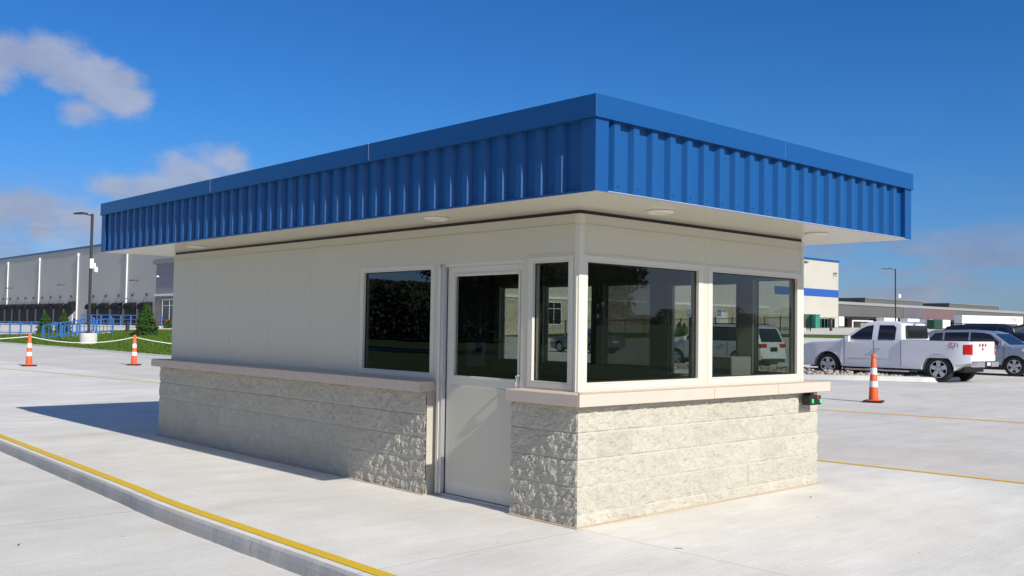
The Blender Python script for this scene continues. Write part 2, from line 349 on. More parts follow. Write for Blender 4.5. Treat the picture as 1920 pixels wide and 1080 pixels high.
# ------------------------------------------------------------------ terrain
def ss(a, b, x):
    t = np.clip((x-a)/(b-a), 0, 1); return t*t*(3-2*t)
def h(x, y):
    x = np.asarray(x, float); y = np.asarray(y, float)
    w = ss(1.1, 1.6, (y+5)/np.maximum(x+5.4, .1))
    return w*(.85*ss(12, 24, x)*(1-.1*ss(80, 160, y)))+(1-w)*2.1*ss(30, 130, x)+w*1.25*ss(60, 125, x)
def H(x, y): return float(h(x, y))
def sheet(name, xs, ys, zoff, m, keep=None, zf=None):
    xs = np.array(xs, float); ys = np.array(ys, float); X, Y = np.meshgrid(xs, ys, indexing='ij')
    Z = (h(X, Y) if zf is None else zf(X, Y))+zoff
    v = np.stack([X, Y, Z], -1).reshape(-1, 3); ny = len(ys); f = []
    for i in range(len(xs)-1):
        for j in range(ny-1):
            if keep is None or keep((xs[i]+xs[i+1])/2, (ys[j]+ys[j+1])/2): f.append((i*ny+j, (i+1)*ny+j, (i+1)*ny+j+1, i*ny+j+1))
    mb = MB(); mb.v = [tuple(q) for q in v]; mb.f = f
    return mb.build(name, m, fix=False, smooth=40)
gx = [-2500, -1200, -600, -300, -150, -80, -40, -20, -3]+list(np.arange(10, 150, 5))+[170, 200, 260, 350, 500, 800, 1400, 2600]
gy = [-2500, -1200, -600, -300, -150, -80, -40, -10]+list(np.arange(0, 200, 8))+[230, 300, 420, 700, 1400, 2600]
struct(sheet('ground', gx, gy, -.24, M['field']))
KX = -2.02                                  # kerb line of the island the booth stands on
px_ = [5.12]+list(np.arange(8, 150, 3.0))+[170, 200, 260, 350, 460, 600]
py_ = [-13, -8, -4, 0, 4, 8, 12, 16, 20, 24, 28]+list(np.arange(31, 180, 3.0))+[200, 240, 300]
struct(sheet('parking_lot', px_, py_, 0, M['lot']))
# island slab: from the kerb to the yellow line on its other side
def kerbx(y): return KX+.041*max(0., y-2.2)*min(1., max(0., y-2.2)/1.5)
ys_ = [-13]+[-8+.5*i for i in range(48)]+[18, 24, 30, 40, 60]
mb = MB()
for i, y in enumerate(ys_): mb.v += [(kerbx(y)+.0101, y, 0), (5.12, y, 0)]
for i in range(len(ys_)-1): mb.f.append((2*i, 2*i+1, 2*i+3, 2*i+2))
struct(mb.build('pavement', M['slab'], fix=False))
# kerb: battered face, rounded nose
mb = MB(); prof = [(-.026, -.135), (-.02, -.06), (-.012, -.018), (0, -.005), (.01, -.0005)]
yk = list(np.arange(-8, 16, .1))+[18, 24, 30, 40, 60]
for y in yk:
    dep = 1-.6*float(ss(9, 14, y)); wob = .0015*math.sin(y*3.1)+.001*math.sin(y*7.7)
    for a, z in prof: mb.v.append((kerbx(y)+a+(wob+.006*noise.noise(Vector((0, y*5, a*9))) if a < .005 else 0), y, z*dep if z > -.1 else -.16))
n = len(prof)
for i in range(len(yk)-1):
    for k in range(n-1): mb.f.append((i*n+k, i*n+k+1, (i+1)*n+k+1, (i+1)*n+k))
kerb = struct(mb.build('kerb', M['kerb'], fix=False))
struct(sheet('road', [-12, -10, -6, -4, -3, -1.9, -1.5], [-30, -15, -8, -4, 0, 4, 7, 9, 10, 11, 12, 13, 14, 16, 20, 30, 45, 60], 0, M['road'], zf=lambda X, Y: -.122+.062*ss(8.5, 14, Y)))
# painted lines
def stripe(name, pts, w, m, z=.004):
    mb = MB()
    for i, p in enumerate(pts):
        a = np.array(pts[max(i-1, 0)]); b = np.array(pts[min(i+1, len(pts)-1)]); d = (b-a)/np.linalg.norm(b-a); nn = np.array([-d[1], d[0]])*w/2
        for s_ in (1, -1):
            q = np.array(p)+nn*s_; mb.v.append((q[0], q[1], H(*q)*(q[0] > 3)+z))
    for i in range(len(pts)-1): mb.f.append((2*i, 2*i+1, 2*i+3, 2*i+2))
    return struct(mb.build(name, m, fix=False))
stripe('kerb_marking', [(kerbx(y)+.115, y) for y in yk], .095, M['yellow'])
stripe('lane_marking', [(5.55, -12.9), (5.2, -1.3), (5.04, .9), (4.85, 9), (4.56, 18.4), (3.8, 25), (2.2, 34)], .095, M['orange_line'])
stripe('lane_marking', [(13.5, -12.9), (12.4, 1.24), (11.75, 4.77), (10.9, 9.2)], .14, M['orange_line'])

# ------------------------------------------------------------------ the booth
BW, BL, BT = 3.4453, 7.6087, .914
WI, LO = .0959, .0958; ZL = 1.0096; ZS = 2.424; ZF = 2.4265; ZC = 2.9227; ZR = 3.0768
D0, D1 = .735, 1.858
booth = thing('guard_booth', 'cream guard booth with blue corrugated roof fascia and rough block base', 'guard booth')
def block_wall():
    path = [(0, D0), (0, 0), (BW, 0), (BW, BL), (0, BL), (0, D1)]; st = [.013, .013, .05, .05, .013]
    P = []; Nn = []; Sd = []; nrm = [(-1, 0), (0, -1), (1, 0), (0, 1), (-1, 0)]; seg = []
    for k in range(5):
        a = np.array(path[k]); b = np.array(path[k+1]); L = np.linalg.norm(b-a); m_ = max(2, int(L/st[k]))
        for i in range(m_+(1 if k == 4 else 0)):
            P.append(a+(b-a)*i/m_)
            if i == 0 and k > 0: q = np.array(nrm[k-1])+np.array(nrm[k]); Nn.append(q*.8)
            else: Nn.append(np.array(nrm[k]))
            seg.append((k, L*i/m_ if k != 4 else (BL-D1)*i/m_))
    zs = np.linspace(0, BT, 77); mb = MB(); nz_ = len(zs); TN = []
    for (p, q, (k, u)) in zip(P, Nn, seg):
        uu = {0: D0-u, 1: u, 2: u, 3: u, 4: BL-u}[k]
        for z in zs:
            c = int((BT-z-1e-6)/.2032); dz = (BT-z) % .2032; dzz = min(dz, .2032-dz) if 0.01 < z else dz
            if z < .01: dzz = .1
            off = .2032 if (c+(0 if k in (1, 3) else 1)) % 2 else 0.0
            du = (uu+off) % .4064; duu = min(du, .4064-du)
            blk = int((uu+off)//.4064)
            g = min(dzz/.008, duu/.011, 1); g = g*g*(3-2*g); TN.append((1+.09*noise.noise(Vector((blk*5.3+k*3, c*9.1, 4.4))))*g+1.07*(1-g))
            if uu < .01: g = min(dzz/.012, 1)
            e = min(min(dzz, duu)/.04, 1)
            rb = noise.noise(Vector((blk*3.7+k*11, c*5.1, 0)))
            x3 = Vector((p[0], p[1], z))
            n_a = noise.fractal(x3*13+Vector((k*7, blk*1.7, c*2.3)), .8, 2.2, 4)
            n_b = abs(noise.noise(x3*42)); n_c = noise.noise(x3*95)
            d = g*(.003+.003*e+.004*rb+.013*n_a*(.4+.6*e)+.008*n_b+.006*n_c)-.004*(1-g)
            if z < .012: d *= .3
            mb.v.append((p[0]+q[0]*d, p[1]+q[1]*d, z))
    nP = len(P)
    for i in range(nP-1):
        for j in range(nz_-1): mb.f.append((i*nz_+j, (i+1)*nz_+j, (i+1)*nz_+j+1, i*nz_+j+1))
    cmt = M['cmu'].copy(); cmt.name = 'split_face_block_toned'; t = cmt.node_tree; p = t.nodes['Principled BSDF']; src = p.inputs['Base Color'].links[0].from_socket
    at_ = N(t, 'ShaderNodeAttribute'); at_.attribute_name = 'tone'; vm = VM(t, 'SCALE', src); t.links.new(at_.outputs['Fac'], vm.inputs['Scale']); t.links.new(vm.outputs[0], p.inputs['Base Color'])
    o = mb.build('block_base', cmt, booth, fix=False)
    ca = o.data.attributes.new('tone', 'FLOAT', 'POINT'); ca.data.foreach_set('value', TN)
    j = MB()   # jamb returns and the core behind the rough faces
    for (y0, y1) in ((D0-.012, D0), (D1, D1+.012)):
        j.box(.004, .2, y0, y1, .0, BT-.002)
    j.box(.19, .21, .19, D0-.012, 0, BT-.001).box(.19, .21, D1+.012, BL-.19, 0, BT-.001).box(.0, BW, .19, .21, 0, BT-.003).box(.012, .19, .012, .19, BT-.02, BT-.004)
    j.box(BW-.21, BW-.19, .21, BL-.19, 0, BT-.001).box(.0, BW, BL-.21, BL-.19, 0, BT-.003)
    pieces(j, 'jamb_block', M['cmu'], booth)
block_wall()
M['sealant'] = mat('tan_sealant', (.55, .44, .31), .9, var=.15, vscale=25)
sq = MB(); sq.box(-.034, BW+.034, -.034, .012, .0015, .007); sq.box(-.034, .01, .013, D0+.01, .0015, .007); sq.box(-.034, .01, D1-.01, BL+.03, .0015, .007)
pieces(sq, 'sealant_joint', M['sealant'], booth)
# stone ledge slabs, mitred at the near corner
def slab(poly, name='ledge'):
    mb = MB(); mb.prism(poly, BT+.001, ZL, 'z'); return mb.build(name, M['ledge'], booth, bevel=.006)
g = .004; xi = .24
slab([(-LO, -LO+g), (xi, xi+g), (xi, .712), (-LO, .712)])
jr = [(-LO, None), (1.62, 1), (2.62, 1), (BW+LO, None)]
slab([(-LO+g, -LO), (1.60, -LO), (1.60, xi), (xi+g, xi)]); slab([(1.604, -LO), (2.60, -LO), (2.60, xi), (1.604, xi)]); slab([(2.604, -LO), (BW+LO, -LO), (BW+LO-.33, xi), (2.604, xi)])
yy = 1.80; ys = [1.85, 3.02, 4.24, 5.46, 6.5, BL+LO]
for a, b in zip(ys[:-1], ys[1:]): slab([(-LO, a+g), (xi, a+g), (xi, b), (-LO, b)])
slab([(BW-.24, .24), (BW+LO, -LO+.01), (BW+LO, 3.8), (BW-.24, 3.8)]); slab([(BW-.24, 3.804), (BW+LO, 3.804), (BW+LO, BL+LO), (BW-.24, BL+LO)]); slab([(.244, BL-.24), (BW-.244, BL-.24), (BW-.244, BL+LO), (.244, BL+LO)])

def wall(name, us, zs, openings, fmap, th, m, parent):   # fmap(u, depth, z) -> xyz ; solid cells minus openings, with reveals
    us = sorted(set([round(u, 4) for u in us]+[round(q, 4) for o in openings for q in o[:2]])); zs = sorted(set([round(z, 4) for z in zs]+[round(q, 4) for o in openings for q in o[2:]]))
    def solid(i, j):
        if i < 0 or j < 0 or i >= len(us)-1 or j >= len(zs)-1: return False
        u = (us[i]+us[i+1])/2; z = (zs[j]+zs[j+1])/2
        return not any(a < u < b and c < z < d for a, b, c, d in openings)
    mb = MB()
    def q(*p): mb.add([fmap(*a) for a in p], [(0, 1, 2, 3)])
    for i in range(len(us)-1):
        for j in range(len(zs)-1):
            if not solid(i, j): continue
            a, b, c, d = us[i], us[i+1], zs[j], zs[j+1]
            q((a, 0, c), (b, 0, c), (b, 0, d), (a, 0, d)); q((a, th, c), (a, th, d), (b, th, d), (b, th, c))
            if not solid(i-1, j): q((a, 0, c), (a, 0, d), (a, th, d), (a, th, c))
            if not solid(i+1, j): q((b, 0, c), (b, th, c), (b, th, d), (b, 0, d))
            if not solid(i, j-1): q((a, 0, c), (a, th, c), (b, th, c), (b, 0, c))
            if not solid(i, j+1): q((a, 0, d), (b, 0, d), (b, th, d), (a, th, d))
    me_o = mb
    bm = bmesh.new()
    vs = [bm.verts.new(v) for v in mb.v]
    for f in mb.f: bm.faces.new([vs[k] for k in f])
    bmesh.ops.remove_doubles(bm, verts=bm.verts, dist=1e-4); bmesh.ops.recalc_face_normals(bm, faces=bm.faces)
    me = bpy.data.meshes.new(name); bm.to_mesh(me); bm.free(); me.materials.append(m)
    o = bpy.data.objects.new(name, me); COL.objects.link(o); o.parent = parent; return o
TH = .09
fL = lambda u, d, z: (WI+d, u, z); fF = lambda u, d, z: (u, WI+d, z); fR = lambda u, d, z: (BW-WI-d, u, z); fB = lambda u, d, z: (u, BL-WI-d, z)
oL = [(1.937, 3.045, 1.066, 2.032), (.745, 1.815, .9, 2.06), (.199, .6215, 1.066, 2.036)]
oF = [(.178, 1.632, 1.069, 2.034), (1.812, 3.248, 1.072, 2.037)]
oR = [(.199, .6215, 1.066, 2.036), (.80, 1.72, .9, 2.06), (1.98, 2.70, 1.066, 2.032), (2.88, 3.71, 1.066, 2.032), (3.95, 4.53, 1.066, 2.032)]
ZW = ZS-.028
wall('wall_panel', [WI, BL-WI], [ZL-.06, ZW], oL, fL, TH, M['panel'], booth)
wall('wall_panel', [WI+TH+.001, BW-WI-TH-.001], [ZL-.06, ZW], [(max(a, WI+TH+.002), b, c, d) for a, b, c, d in oF], fF, TH, M['panel'], booth)
wall('wall_panel', [WI, BL-WI], [ZL-.06, ZW], oR, fR, TH, M['panel'], booth)
wall('wall_panel', [WI+TH+.001, BW-WI-TH-.001], [ZL-.06, ZW], [], fB, TH, M['panel'], booth)
# black shadow gap above the walls
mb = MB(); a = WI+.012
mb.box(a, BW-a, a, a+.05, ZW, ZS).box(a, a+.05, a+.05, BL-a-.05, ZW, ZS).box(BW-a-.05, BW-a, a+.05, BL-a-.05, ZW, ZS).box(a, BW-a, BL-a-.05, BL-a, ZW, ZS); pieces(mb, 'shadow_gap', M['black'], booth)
# seams and battens (proud strips a few mm)
mb = MB()
def batten(f, u0, u1, z0, z1, p=.0014): 
    a = f(u0, -p, z0); b = f(u1, .0, z1); mb.box(min(a[0], b[0]), max(a[0], b[0]), min(a[1], b[1]), max(a[1], b[1]), z0, z1)
for f, us in ((fL, [.66, 1.87, 3.115, 4.03, 4.95, 5.87, 6.79]), (fF, [1.722])):
    for u in us: batten(f, u-.008, u+.008, 2.09 if (f is fF or u < 3) else ZL+.004, 2.30)
batten(fL, WI, BL-WI, 2.302, 2.316, .006); batten(fF, WI, BW-WI, 2.302, 2.316, .006)
batten(fL, WI+.01, .70, 2.083, 2.09, .004); batten(fF, WI+.02, BW-WI-.02, 2.083, 2.09, .004)
pieces(mb, 'panel_seam', M['panel'], booth)
# corner posts
mb = MB()
mb.box(WI-.003, WI+.050, WI-.005, WI, ZL+.001, ZW-.004).box(WI-.005, WI, WI-.003, WI+.045, ZL+.002, ZW-.004); mb.box(WI-.016, WI-.0055, WI+.012, WI+.026, ZL+.002, 1.93)
mb.box(BW-WI-.048, BW-WI+.003, WI-.005, WI, ZL+.001, ZW-.004); pieces(mb, 'corner_post', M['frame'], booth, bevel=.003)

def window(f, u0, u1, z0, z1, gm, fw=.05, parent=booth, name='window', depth=.03):
    # frame ring (proud 8 mm, 45 mm wide lap outside the opening) + pane
    mb = MB()
    def bx(a, b, c, d, p0, p1):
        A = f(a, p0, c); B = f(b, p1, d); mb.box(min(A[0], B[0]), max(A[0], B[0]), min(A[1], B[1]), max(A[1], B[1]), c, d)
    lap = fw
    for ring, p0, p1 in ((lap, -.004, -.0005),):
        bx(u0-ring, u1+ring, z1, z1+ring*.8, p0, p1); bx(u0-ring, u1+ring, z0-ring*.95, z0, p0, p1); bx(u0-ring, u0, z0+.0005, z1-.0005, p0, p1); bx(u1, u1+ring, z0+.0005, z1-.0005, p0, p1)
    bx(u0+.0005, u0+.012, z0+.001, z1-.001, -.004, .05); bx(u1-.012, u1-.0005, z0+.001, z1-.001, -.004, .05); bx(u0+.0125, u1-.0125, z0+.001, z0+.012, -.004, .05); bx(u0+.0125, u1-.0125, z1-.012, z1-.001, -.004, .05)
    fr = mb.build(name, M['frame'], parent, bevel=.002)
    g_ = MB(); A = f(u0+.01, depth-.003, z0); B = f(u1-.01, depth, z1)
    P = [f(u0+.011, depth, z0+.011), f(u1-.011, depth, z0+.011), f(u1-.011, depth, z1-.011), f(u0+.011, depth, z1-.011)]
    g_.add(P, [(0, 1, 2, 3)]); g_.build('pane', gm, fr)
    s_ = MB(); e = .008   # black gasket
    for (a, b, c, d) in ((u0+.0125, u0+.0125+e, z0+.0125, z1-.0125), (u1-.0125-e, u1-.0125, z0+.0125, z1-.0125), (u0+.0206, u1-.0206, z0+.0125, z0+.0125+e), (u0+.0206, u1-.0206, z1-.0125-e, z1-.0125)):
        A = f(a, depth-.006, c); B = f(b, depth-.001, d); s_.box(min(A[0], B[0]), max(A[0], B[0]), min(A[1], B[1]), max(A[1], B[1]), c, d)
    s_.build('gasket', M['black'], fr)
    return fr
window(fL, *oL[0], M['glass2'], .045); window(fL, *oL[2], M['glass'], .042)
for o_ in oF: window(fF, *o_, M['glass'], .050)
for k, o_ in enumerate(oR):
    if k == 1: continue
    window(fR, *o_, M['glass2' if k == 2 else 'glass'], .045)
mb = MB(); mb.box(3.205, 3.232, WI+.024, WI+.0268, 1.985, 2.02); mb.build('sticker', M['red'], booth)
# doors
def door(f, u0, u1, hs, glass_m, g0, g1, gz0, gz1, label=None):
    mb = MB()
    def bx(mb, a, b, c, d, p0, p1):
        A = f(a, p0, c); B = f(b, p1, d); mb.box(min(A[0], B[0]), max(A[0], B[0]), min(A[1], B[1]), max(A[1], B[1]), c, d)
    p0, p1 = .028, .07
    bx(mb, u0, g0, .024, 2.03, p0, p1); bx(mb, g1, u1, .024, 2.03, p0, p1); bx(mb, g0+.0005, g1-.0005, .024, gz0, p0+.0005, p1-.0005); bx(mb, g0+.0005, g1-.0005, gz1, 2.03, p0+.0005, p1-.0005)
    d = mb.build('door', M['frame'], booth, bevel=.002)
    m2 = MB(); bx(m2, u0+.05, u1-.05, .14, gz0-.09, p0-.004, p0-.0005); m2.build('kick_panel', M['panel'], d, bevel=.002)
    m2 = MB(); w = .022
    for a, b, c, e in ((g0-w, g0, gz0-w, gz1+w), (g1, g1+w, gz0-w, gz1+w), (g0+.0005, g1-.0005, gz0-w, gz0), (g0+.0005, g1-.0005, gz1, gz1+w)): bx(m2, a, b, c, e, p0-.007, p0-.001)
    m2.build('glazing_bead', M['frame'], d, bevel=.002)
    m2 = MB(); m2.add([f(g0, .045, gz0), f(g1, .045, gz0), f(g1, .045, gz1), f(g0, .045, gz1)], [(0, 1, 2, 3)]); m2.build('pane', glass_m, d)
    return d
dr = door(fL, .745, 1.735, 1, M['glass'], .805, 1.638, 1.072, 1.948)
door(fR, .80, 1.72, 1, M['glass'], .84, 1.68, .42, 1.99)
mb = MB(); px = WI+.022          # pull handle
mb.tube([(px, .765, 1.115), (px-.045, .765, 1.10), (px-.052, .765, 1.06), (px-.048, .765, 1.0), (px, .765, .975)], .011, 8)
mb.build('handle', M['bright'], dr, smooth=40)
mb = MB(); mb.box(.068, .13, 1.778, 1.812, .02, 2.03); mb.build('door_post', M['frame'], booth, bevel=.003)
mb = MB(); mb.box(.075, .118, 1.742, 1.774, .02, 2.045); pieces(mb, 'door_track', M['alu'], booth, bevel=.003)
mb = MB(); mb.box(.10, .19, D0+.002, 1.80, .0, .02); mb.build('threshold', M['alu'], booth)
mb = MB(); mb.box(.125, .135, .76, 1.73, .030, .10); mb.build('door_sweep', M['alu'], booth)
mb = MB(); mb.box(.10, .18, D0-.0, .744, .0, .99).box(.105, .18, 1.8125, D1-.001, 0.0, .99); pieces(mb, 'door_jamb', M['frame'], booth)
mb = MB(); mb.box(WI+.004, .184, .747, 1.798, 2.031, 2.0595).box(BW-.184, BW-WI-.004, .802, 1.718, 2.031, 2.0595).box(BW-.2, BW-.1, .78, .80, 0, 1.0).box(BW-.2, BW-.1, 1.72, 1.74, 0, 1.0); pieces(mb, 'door_head', M['frame'], booth)
# interior
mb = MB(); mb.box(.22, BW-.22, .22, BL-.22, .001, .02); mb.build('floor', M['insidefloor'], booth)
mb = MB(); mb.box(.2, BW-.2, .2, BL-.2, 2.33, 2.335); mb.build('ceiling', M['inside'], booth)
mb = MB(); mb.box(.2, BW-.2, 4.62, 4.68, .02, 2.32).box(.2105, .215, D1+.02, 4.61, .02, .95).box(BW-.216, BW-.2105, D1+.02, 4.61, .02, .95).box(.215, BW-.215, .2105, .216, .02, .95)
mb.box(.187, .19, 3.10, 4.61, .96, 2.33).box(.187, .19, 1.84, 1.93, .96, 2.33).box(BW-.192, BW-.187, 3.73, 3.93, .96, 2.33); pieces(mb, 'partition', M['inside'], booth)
# soffit and roof
OX, OY, OR, OF = .5986, .6939, .5723, .6429
mb = MB(); mb.box(-OX+.006, BW+OR-.006, -OY+.006, BL+OF-.006, ZS, ZS+.012); mb.build('soffit', M['soffit'], booth)
mb = MB(); mb.box(-OX+.06, BW+OR-.06, -OY+.06, BL+OF-.06, ZS+.02, ZC+.05); mb.build('roof_core', M['blue_trim'], booth)
def corr(length, pitch=.2032, dep=.038, start=.13, end=.13):
    pts = [(0, 0), (start-.0, 0)]; x = start; k = 0
    nseg = int((length-start-end)/pitch); slack = (length-start-end-nseg*pitch)
    x = start; pts = [(start, dep)]
    for k in range(nseg):
        b = start+slack/2+k*pitch
        pts += [(b+.005, dep), (b+.025, 0), (b+.025+.060, 0), (b+.025+.080, dep)]
    pts.append((length-end, dep)); return pts
def fascia(f, length):
    pts = corr(length); mb = MB()
    for (u, d) in pts: mb.v += [f(u, d+.008, ZF+.012), f(u, d+.008, ZC+.01)]
    for i in range(len(pts)-1): mb.f.append((2*i, 2*i+2, 2*i+3, 2*i+1))
    o = mb.build('corrugated_fascia', M['blue'], booth)
    return o
x0, x1, y0, y1 = -OX, BW+OR, -OY, BL+OF
fascia(lambda u, d, z: (x0+u, y0+d, z), x1-x0); fascia(lambda u, d, z: (x0+d, y1-u, z), y1-y0)
fascia(lambda u, d, z: (x1-d, y0+u, z), y1-y0); fascia(lambda u, d, z: (x1-u, y1-d, z), x1-x0)
for cx, cy, sx_, sy_ in ((x0, y0, 1, 1), (x1, y0, -1, 1), (x0, y1, 1, -1), (x1, y1, -1, -1)):
    mb = MB(); t = .006; w = .125
    def bb(a, b, c, d): mb.box(min(a, b), max(a, b), min(c, d), max(c, d), ZF+.001, ZC+.008)
    bb(cx, cx+sx_*w, cy, cy+sy_*t); bb(cx, cx+sx_*t, cy+sy_*t, cy+sy_*w); bb(cx+sx_*w, cx+sx_*(w+t), cy, cy+sy_*.05); bb(cx, cx+sx_*.05, cy+sy_*w, cy+sy_*(w+t))
    mb.build('corner_trim', M['blue_trim'], booth)
mb = MB(); e = .016                                          # coping with drip edge
for (a, b, c, d) in ((x0-e, x1+e, y0-e, y0+.05), (x0-e, x1+e, y1-.05, y1+e), (x0-e, x0+.05, y0+.05, y1-.05), (x1-.05, x1+e, y0+.05, y1-.05)): mb.box(a, b, c, d, ZC, ZR)
mb.box(x0+.05, x1-.05, y0+.05, y1-.05, ZC+.06, ZR-.03)
mb.build('coping', M['blue_trim'], booth, bevel=.004)
mb = MB()
for (a, b, c, d) in ((x0-e-.005, x1+e+.005, y0-e-.005, y0-e), (x0-e-.005, x0-e, y0-e, y1+e), (x1+e, x1+e+.005, y0-e, y1+e), (x0-e-.005, x1+e+.005, y1+e, y1+e+.005)): mb.box(a, b, c, d, ZC-.004, ZC+.008)
pieces(mb, 'drip_edge', M['blue_trim'], booth)
mb = MB()
for yq in (1.95, 5.0): mb.box(x0-e-.003, x0-e+.001, yq, yq+.003, ZC+.009, ZR-.001)
mb.box(1.7, 1.703, y0-e-.003, y0-e+.001, ZC+.009, ZR-.001); pieces(mb, 'coping_joint', M['bright'], booth)
mb = MB(); mb.box(x0+.02, x1-.02, y0+.001, y0+.012, ZF-.003, ZF+.006); mb.build('bottom_trim', M['bright'], booth)
mb = MB(); mb.box(x0+.001, x0+.012, y0+.02, y1-.02, ZF-.003, ZF+.011).box(x1-.012, x1-.001, y0+.02, y1-.02, ZF-.003, ZF+.011).box(x0+.02, x1-.02, y1-.012, y1-.001, ZF-.003, ZF+.011); pieces(mb, 'bottom_trim', M['blue_trim'], booth)
mb = MB(); pts = corr(x1-x0)
for k in range((len(pts)-2)//4):
    if random.random() < .55: u = pts[1+4*k+1][0]+.04; mb.lathe([(.0055, -.004), (.004, .0)], (x0+u, y0+.008, ZF+.05), 8, 'y')
pieces(mb, 'fascia_screw', M['black'], booth)
for (lx, ly) in ((-.27, 1.42), (-.23, 6.13), (.57, -.31), (2.87, -.32)):
    mb = MB(); mb.lathe([(.105, 0), (.11, -.006), (.10, -.018), (.078, -.022), (.070, -.012)], (lx, ly, ZS), 32); r = mb.build('ceiling_light', M['pink'], booth, smooth=40)
    mb = MB(); mb.lathe([(.069, -.01), (.05, -.019), (.02, -.023)], (lx, ly, ZS), 24); mb.build('lens', M['lens'], r, smooth=60)

# signal box hanging under the ledge at the right end of the sunlit face
sg = thing('signal_light', 'small black signal box with green lamps under the right end of the stone ledge', 'signal light', (3.20, -.06, .81))
mb = MB(); mb.box(-.105, .105, -.07, .02, -.015, .075); mb.build('housing', M['black'], sg, bevel=.006)
mb = MB(); mb.box(-.03, .03, -.03, .04, .075, .113); mb.build('bracket', M['black'], sg)
for xx, mm, zz, w in ((-.055, 'green_led', .025, .014), (.085, 'green_led', .025, .009), (.04, 'red_led', .055, .013)):
    mb = MB(); mb.box(xx-w, xx+w, -.074, -.0705, zz-.018, zz+.018); mb.build('lamp', M[mm], sg)
# things inside the booth
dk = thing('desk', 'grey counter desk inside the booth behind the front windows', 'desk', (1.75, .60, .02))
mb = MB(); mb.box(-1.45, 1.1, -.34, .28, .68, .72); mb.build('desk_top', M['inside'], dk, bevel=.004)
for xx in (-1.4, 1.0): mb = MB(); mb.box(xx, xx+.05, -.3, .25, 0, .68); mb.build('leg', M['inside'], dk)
cb = thing('cabinet', 'pale metal cabinet inside the booth behind the right front window', 'cabinet', (2.98, .72, .02))
mb = MB(); mb.box(-.17, .17, -.15, .15, 0, 1.22); mb.build('body', M['wood'], cb, bevel=.004)
mb = MB(); mb.box(-.16, .16, -.155, -.1505, .62, 1.2); q = mb.build('door', M['wood'], cb); mb = MB(); mb.box(.11, .13, -.165, -.1555, .85, .95); mb.build('handle', M['alu'], q)
ps = thing('door_post', 'pale upright post inside the booth near the far door', 'post', (2.95, 1.15, .02))
mb = MB(); mb.box(-.028, .028, -.028, .028, 0, 1.62).box(-.05, .05, -.05, .05, 0, .012); mb.build('upright', M['wood'], ps, bevel=.002)
ph = thing('wall_box', 'small grey equipment box fixed inside the booth seen through the door glass', 'equipment box', (2.85, 4.61, 1.1))
mb = MB(); mb.box(-.16, .16, -.1, 0, -.12, .2); mb.build('case', M['wood'], ph, bevel=.01); mb = MB(); mb.box(-.08, .08, -.11, -.101, .02, .13); mb.build('screen', M['black'], ph)

# ------------------------------------------------------------------ cones, rope
def cone(label, loc, group=None):
    t = thing('traffic_cone', label, 'traffic cone', loc, random.random(), group)
    mb = MB(); mb.box(-.19, .19, -.19, .19, .002, .045); mb.build('base', M['rubber'], t, bevel=.008)
    Hh = 1.06; r = lambda z: .102-.052*((z-.045)/(Hh-.13))
    def sec(z0, z1, o=0): return [(r(z0)+o, z0), (r(z1)+o, z1)]
    mb = MB(); mb.lathe([(.15, .0455), (.118, .06)]+sec(.062, .92)[0:2]+[(.040, .94), (.036, .955), (.054, .965), (.054, 1.0), (.04, 1.03), (.025, 1.04)], n=28); mb.build('body', M['orange'], t, smooth=35)
    for z0, z1 in ((.33, .46), (.60, .74)):
        mb = MB(); mb.lathe([(r(z0)-.01, z0)]+sec(z0, z1, .004)+[(r(z1)-.01, z1)], n=28); mb.build('reflective_band', M['reflective'], t, smooth=35)
    return t
c1 = cone('orange traffic cone at far left, a white rope tied to its top', (*ongz(54, 686.5), 0))
c2 = cone('orange traffic cone with white rope, nearest to the left end of the booth', (*ongz(251, 685), 0))
c3 = cone('orange traffic cone standing alone in front of the white pickup truck', (*ongz(1638, 754.5), 0))
def rope(a, b, sag, label, n=30):
    mb = MB(); pts = []
    for i in range(n+1):
        t = i/n; pts.append((a[0]+(b[0]-a[0])*t, a[1]+(b[1]-a[1])*t, a[2]+(b[2]-a[2])*t-4*sag*t*(1-t)))
    mb.tube(pts, .014, 6); o = mb.build('rope', M['rope'], smooth=50); tag(o, label, 'rope', 'white ropes between the cones'); return o
A = (c1.location.x, c1.location.y, .96); B = (c2.location.x, c2.location.y, .96)
rope(A, B, .20, 'white rope sagging between the two left traffic cones')
rope(B, (11.6, 27.3, .70), .16, 'white rope running from the cone beside the booth and behind the booth')
rope((-1.2, 28.6, .80), A, .10, 'white rope running from the far left cone out of the picture')

# ------------------------------------------------------------------ foliage
def leaves(centers, size, aspect=1.0):
    n = len(centers); c = np.asarray(centers)
    a = rng.normal(size=(n, 3)); a /= np.linalg.norm(a, axis=1)[:, None]; b = np.cross(a, rng.normal(size=(n, 3))); b /= np.linalg.norm(b, axis=1)[:, None]
    s = size*(.6+.8*rng.random(n))[:, None]
    v = np.stack([c-a*s, c+b*s*.55*aspect, c+a*s, c-b*s*.55*aspect], 1).reshape(-1, 3)
    f = np.arange(4*n).reshape(-1, 4)
    return v, f
def np_mesh(name, v, f, m, parent=None):
    me = bpy.data.meshes.new(name); me.vertices.add(len(v)); me.vertices.foreach_set('co', np.asarray(v, np.float32).ravel())
    k = f.shape[1]; me.loops.add(f.size); me.loops.foreach_set('vertex_index', f.ravel().astype(np.int32)); me.polygons.add(len(f))
    me.polygons.foreach_set('loop_start', np.arange(0, f.size, k, dtype=np.int32)); me.update(calc_edges=True); me.validate()
    me.materials.append(m); o = bpy.data.objects.new(name, me); COL.objects.link(o)
    if parent: o.parent = parent
    return o
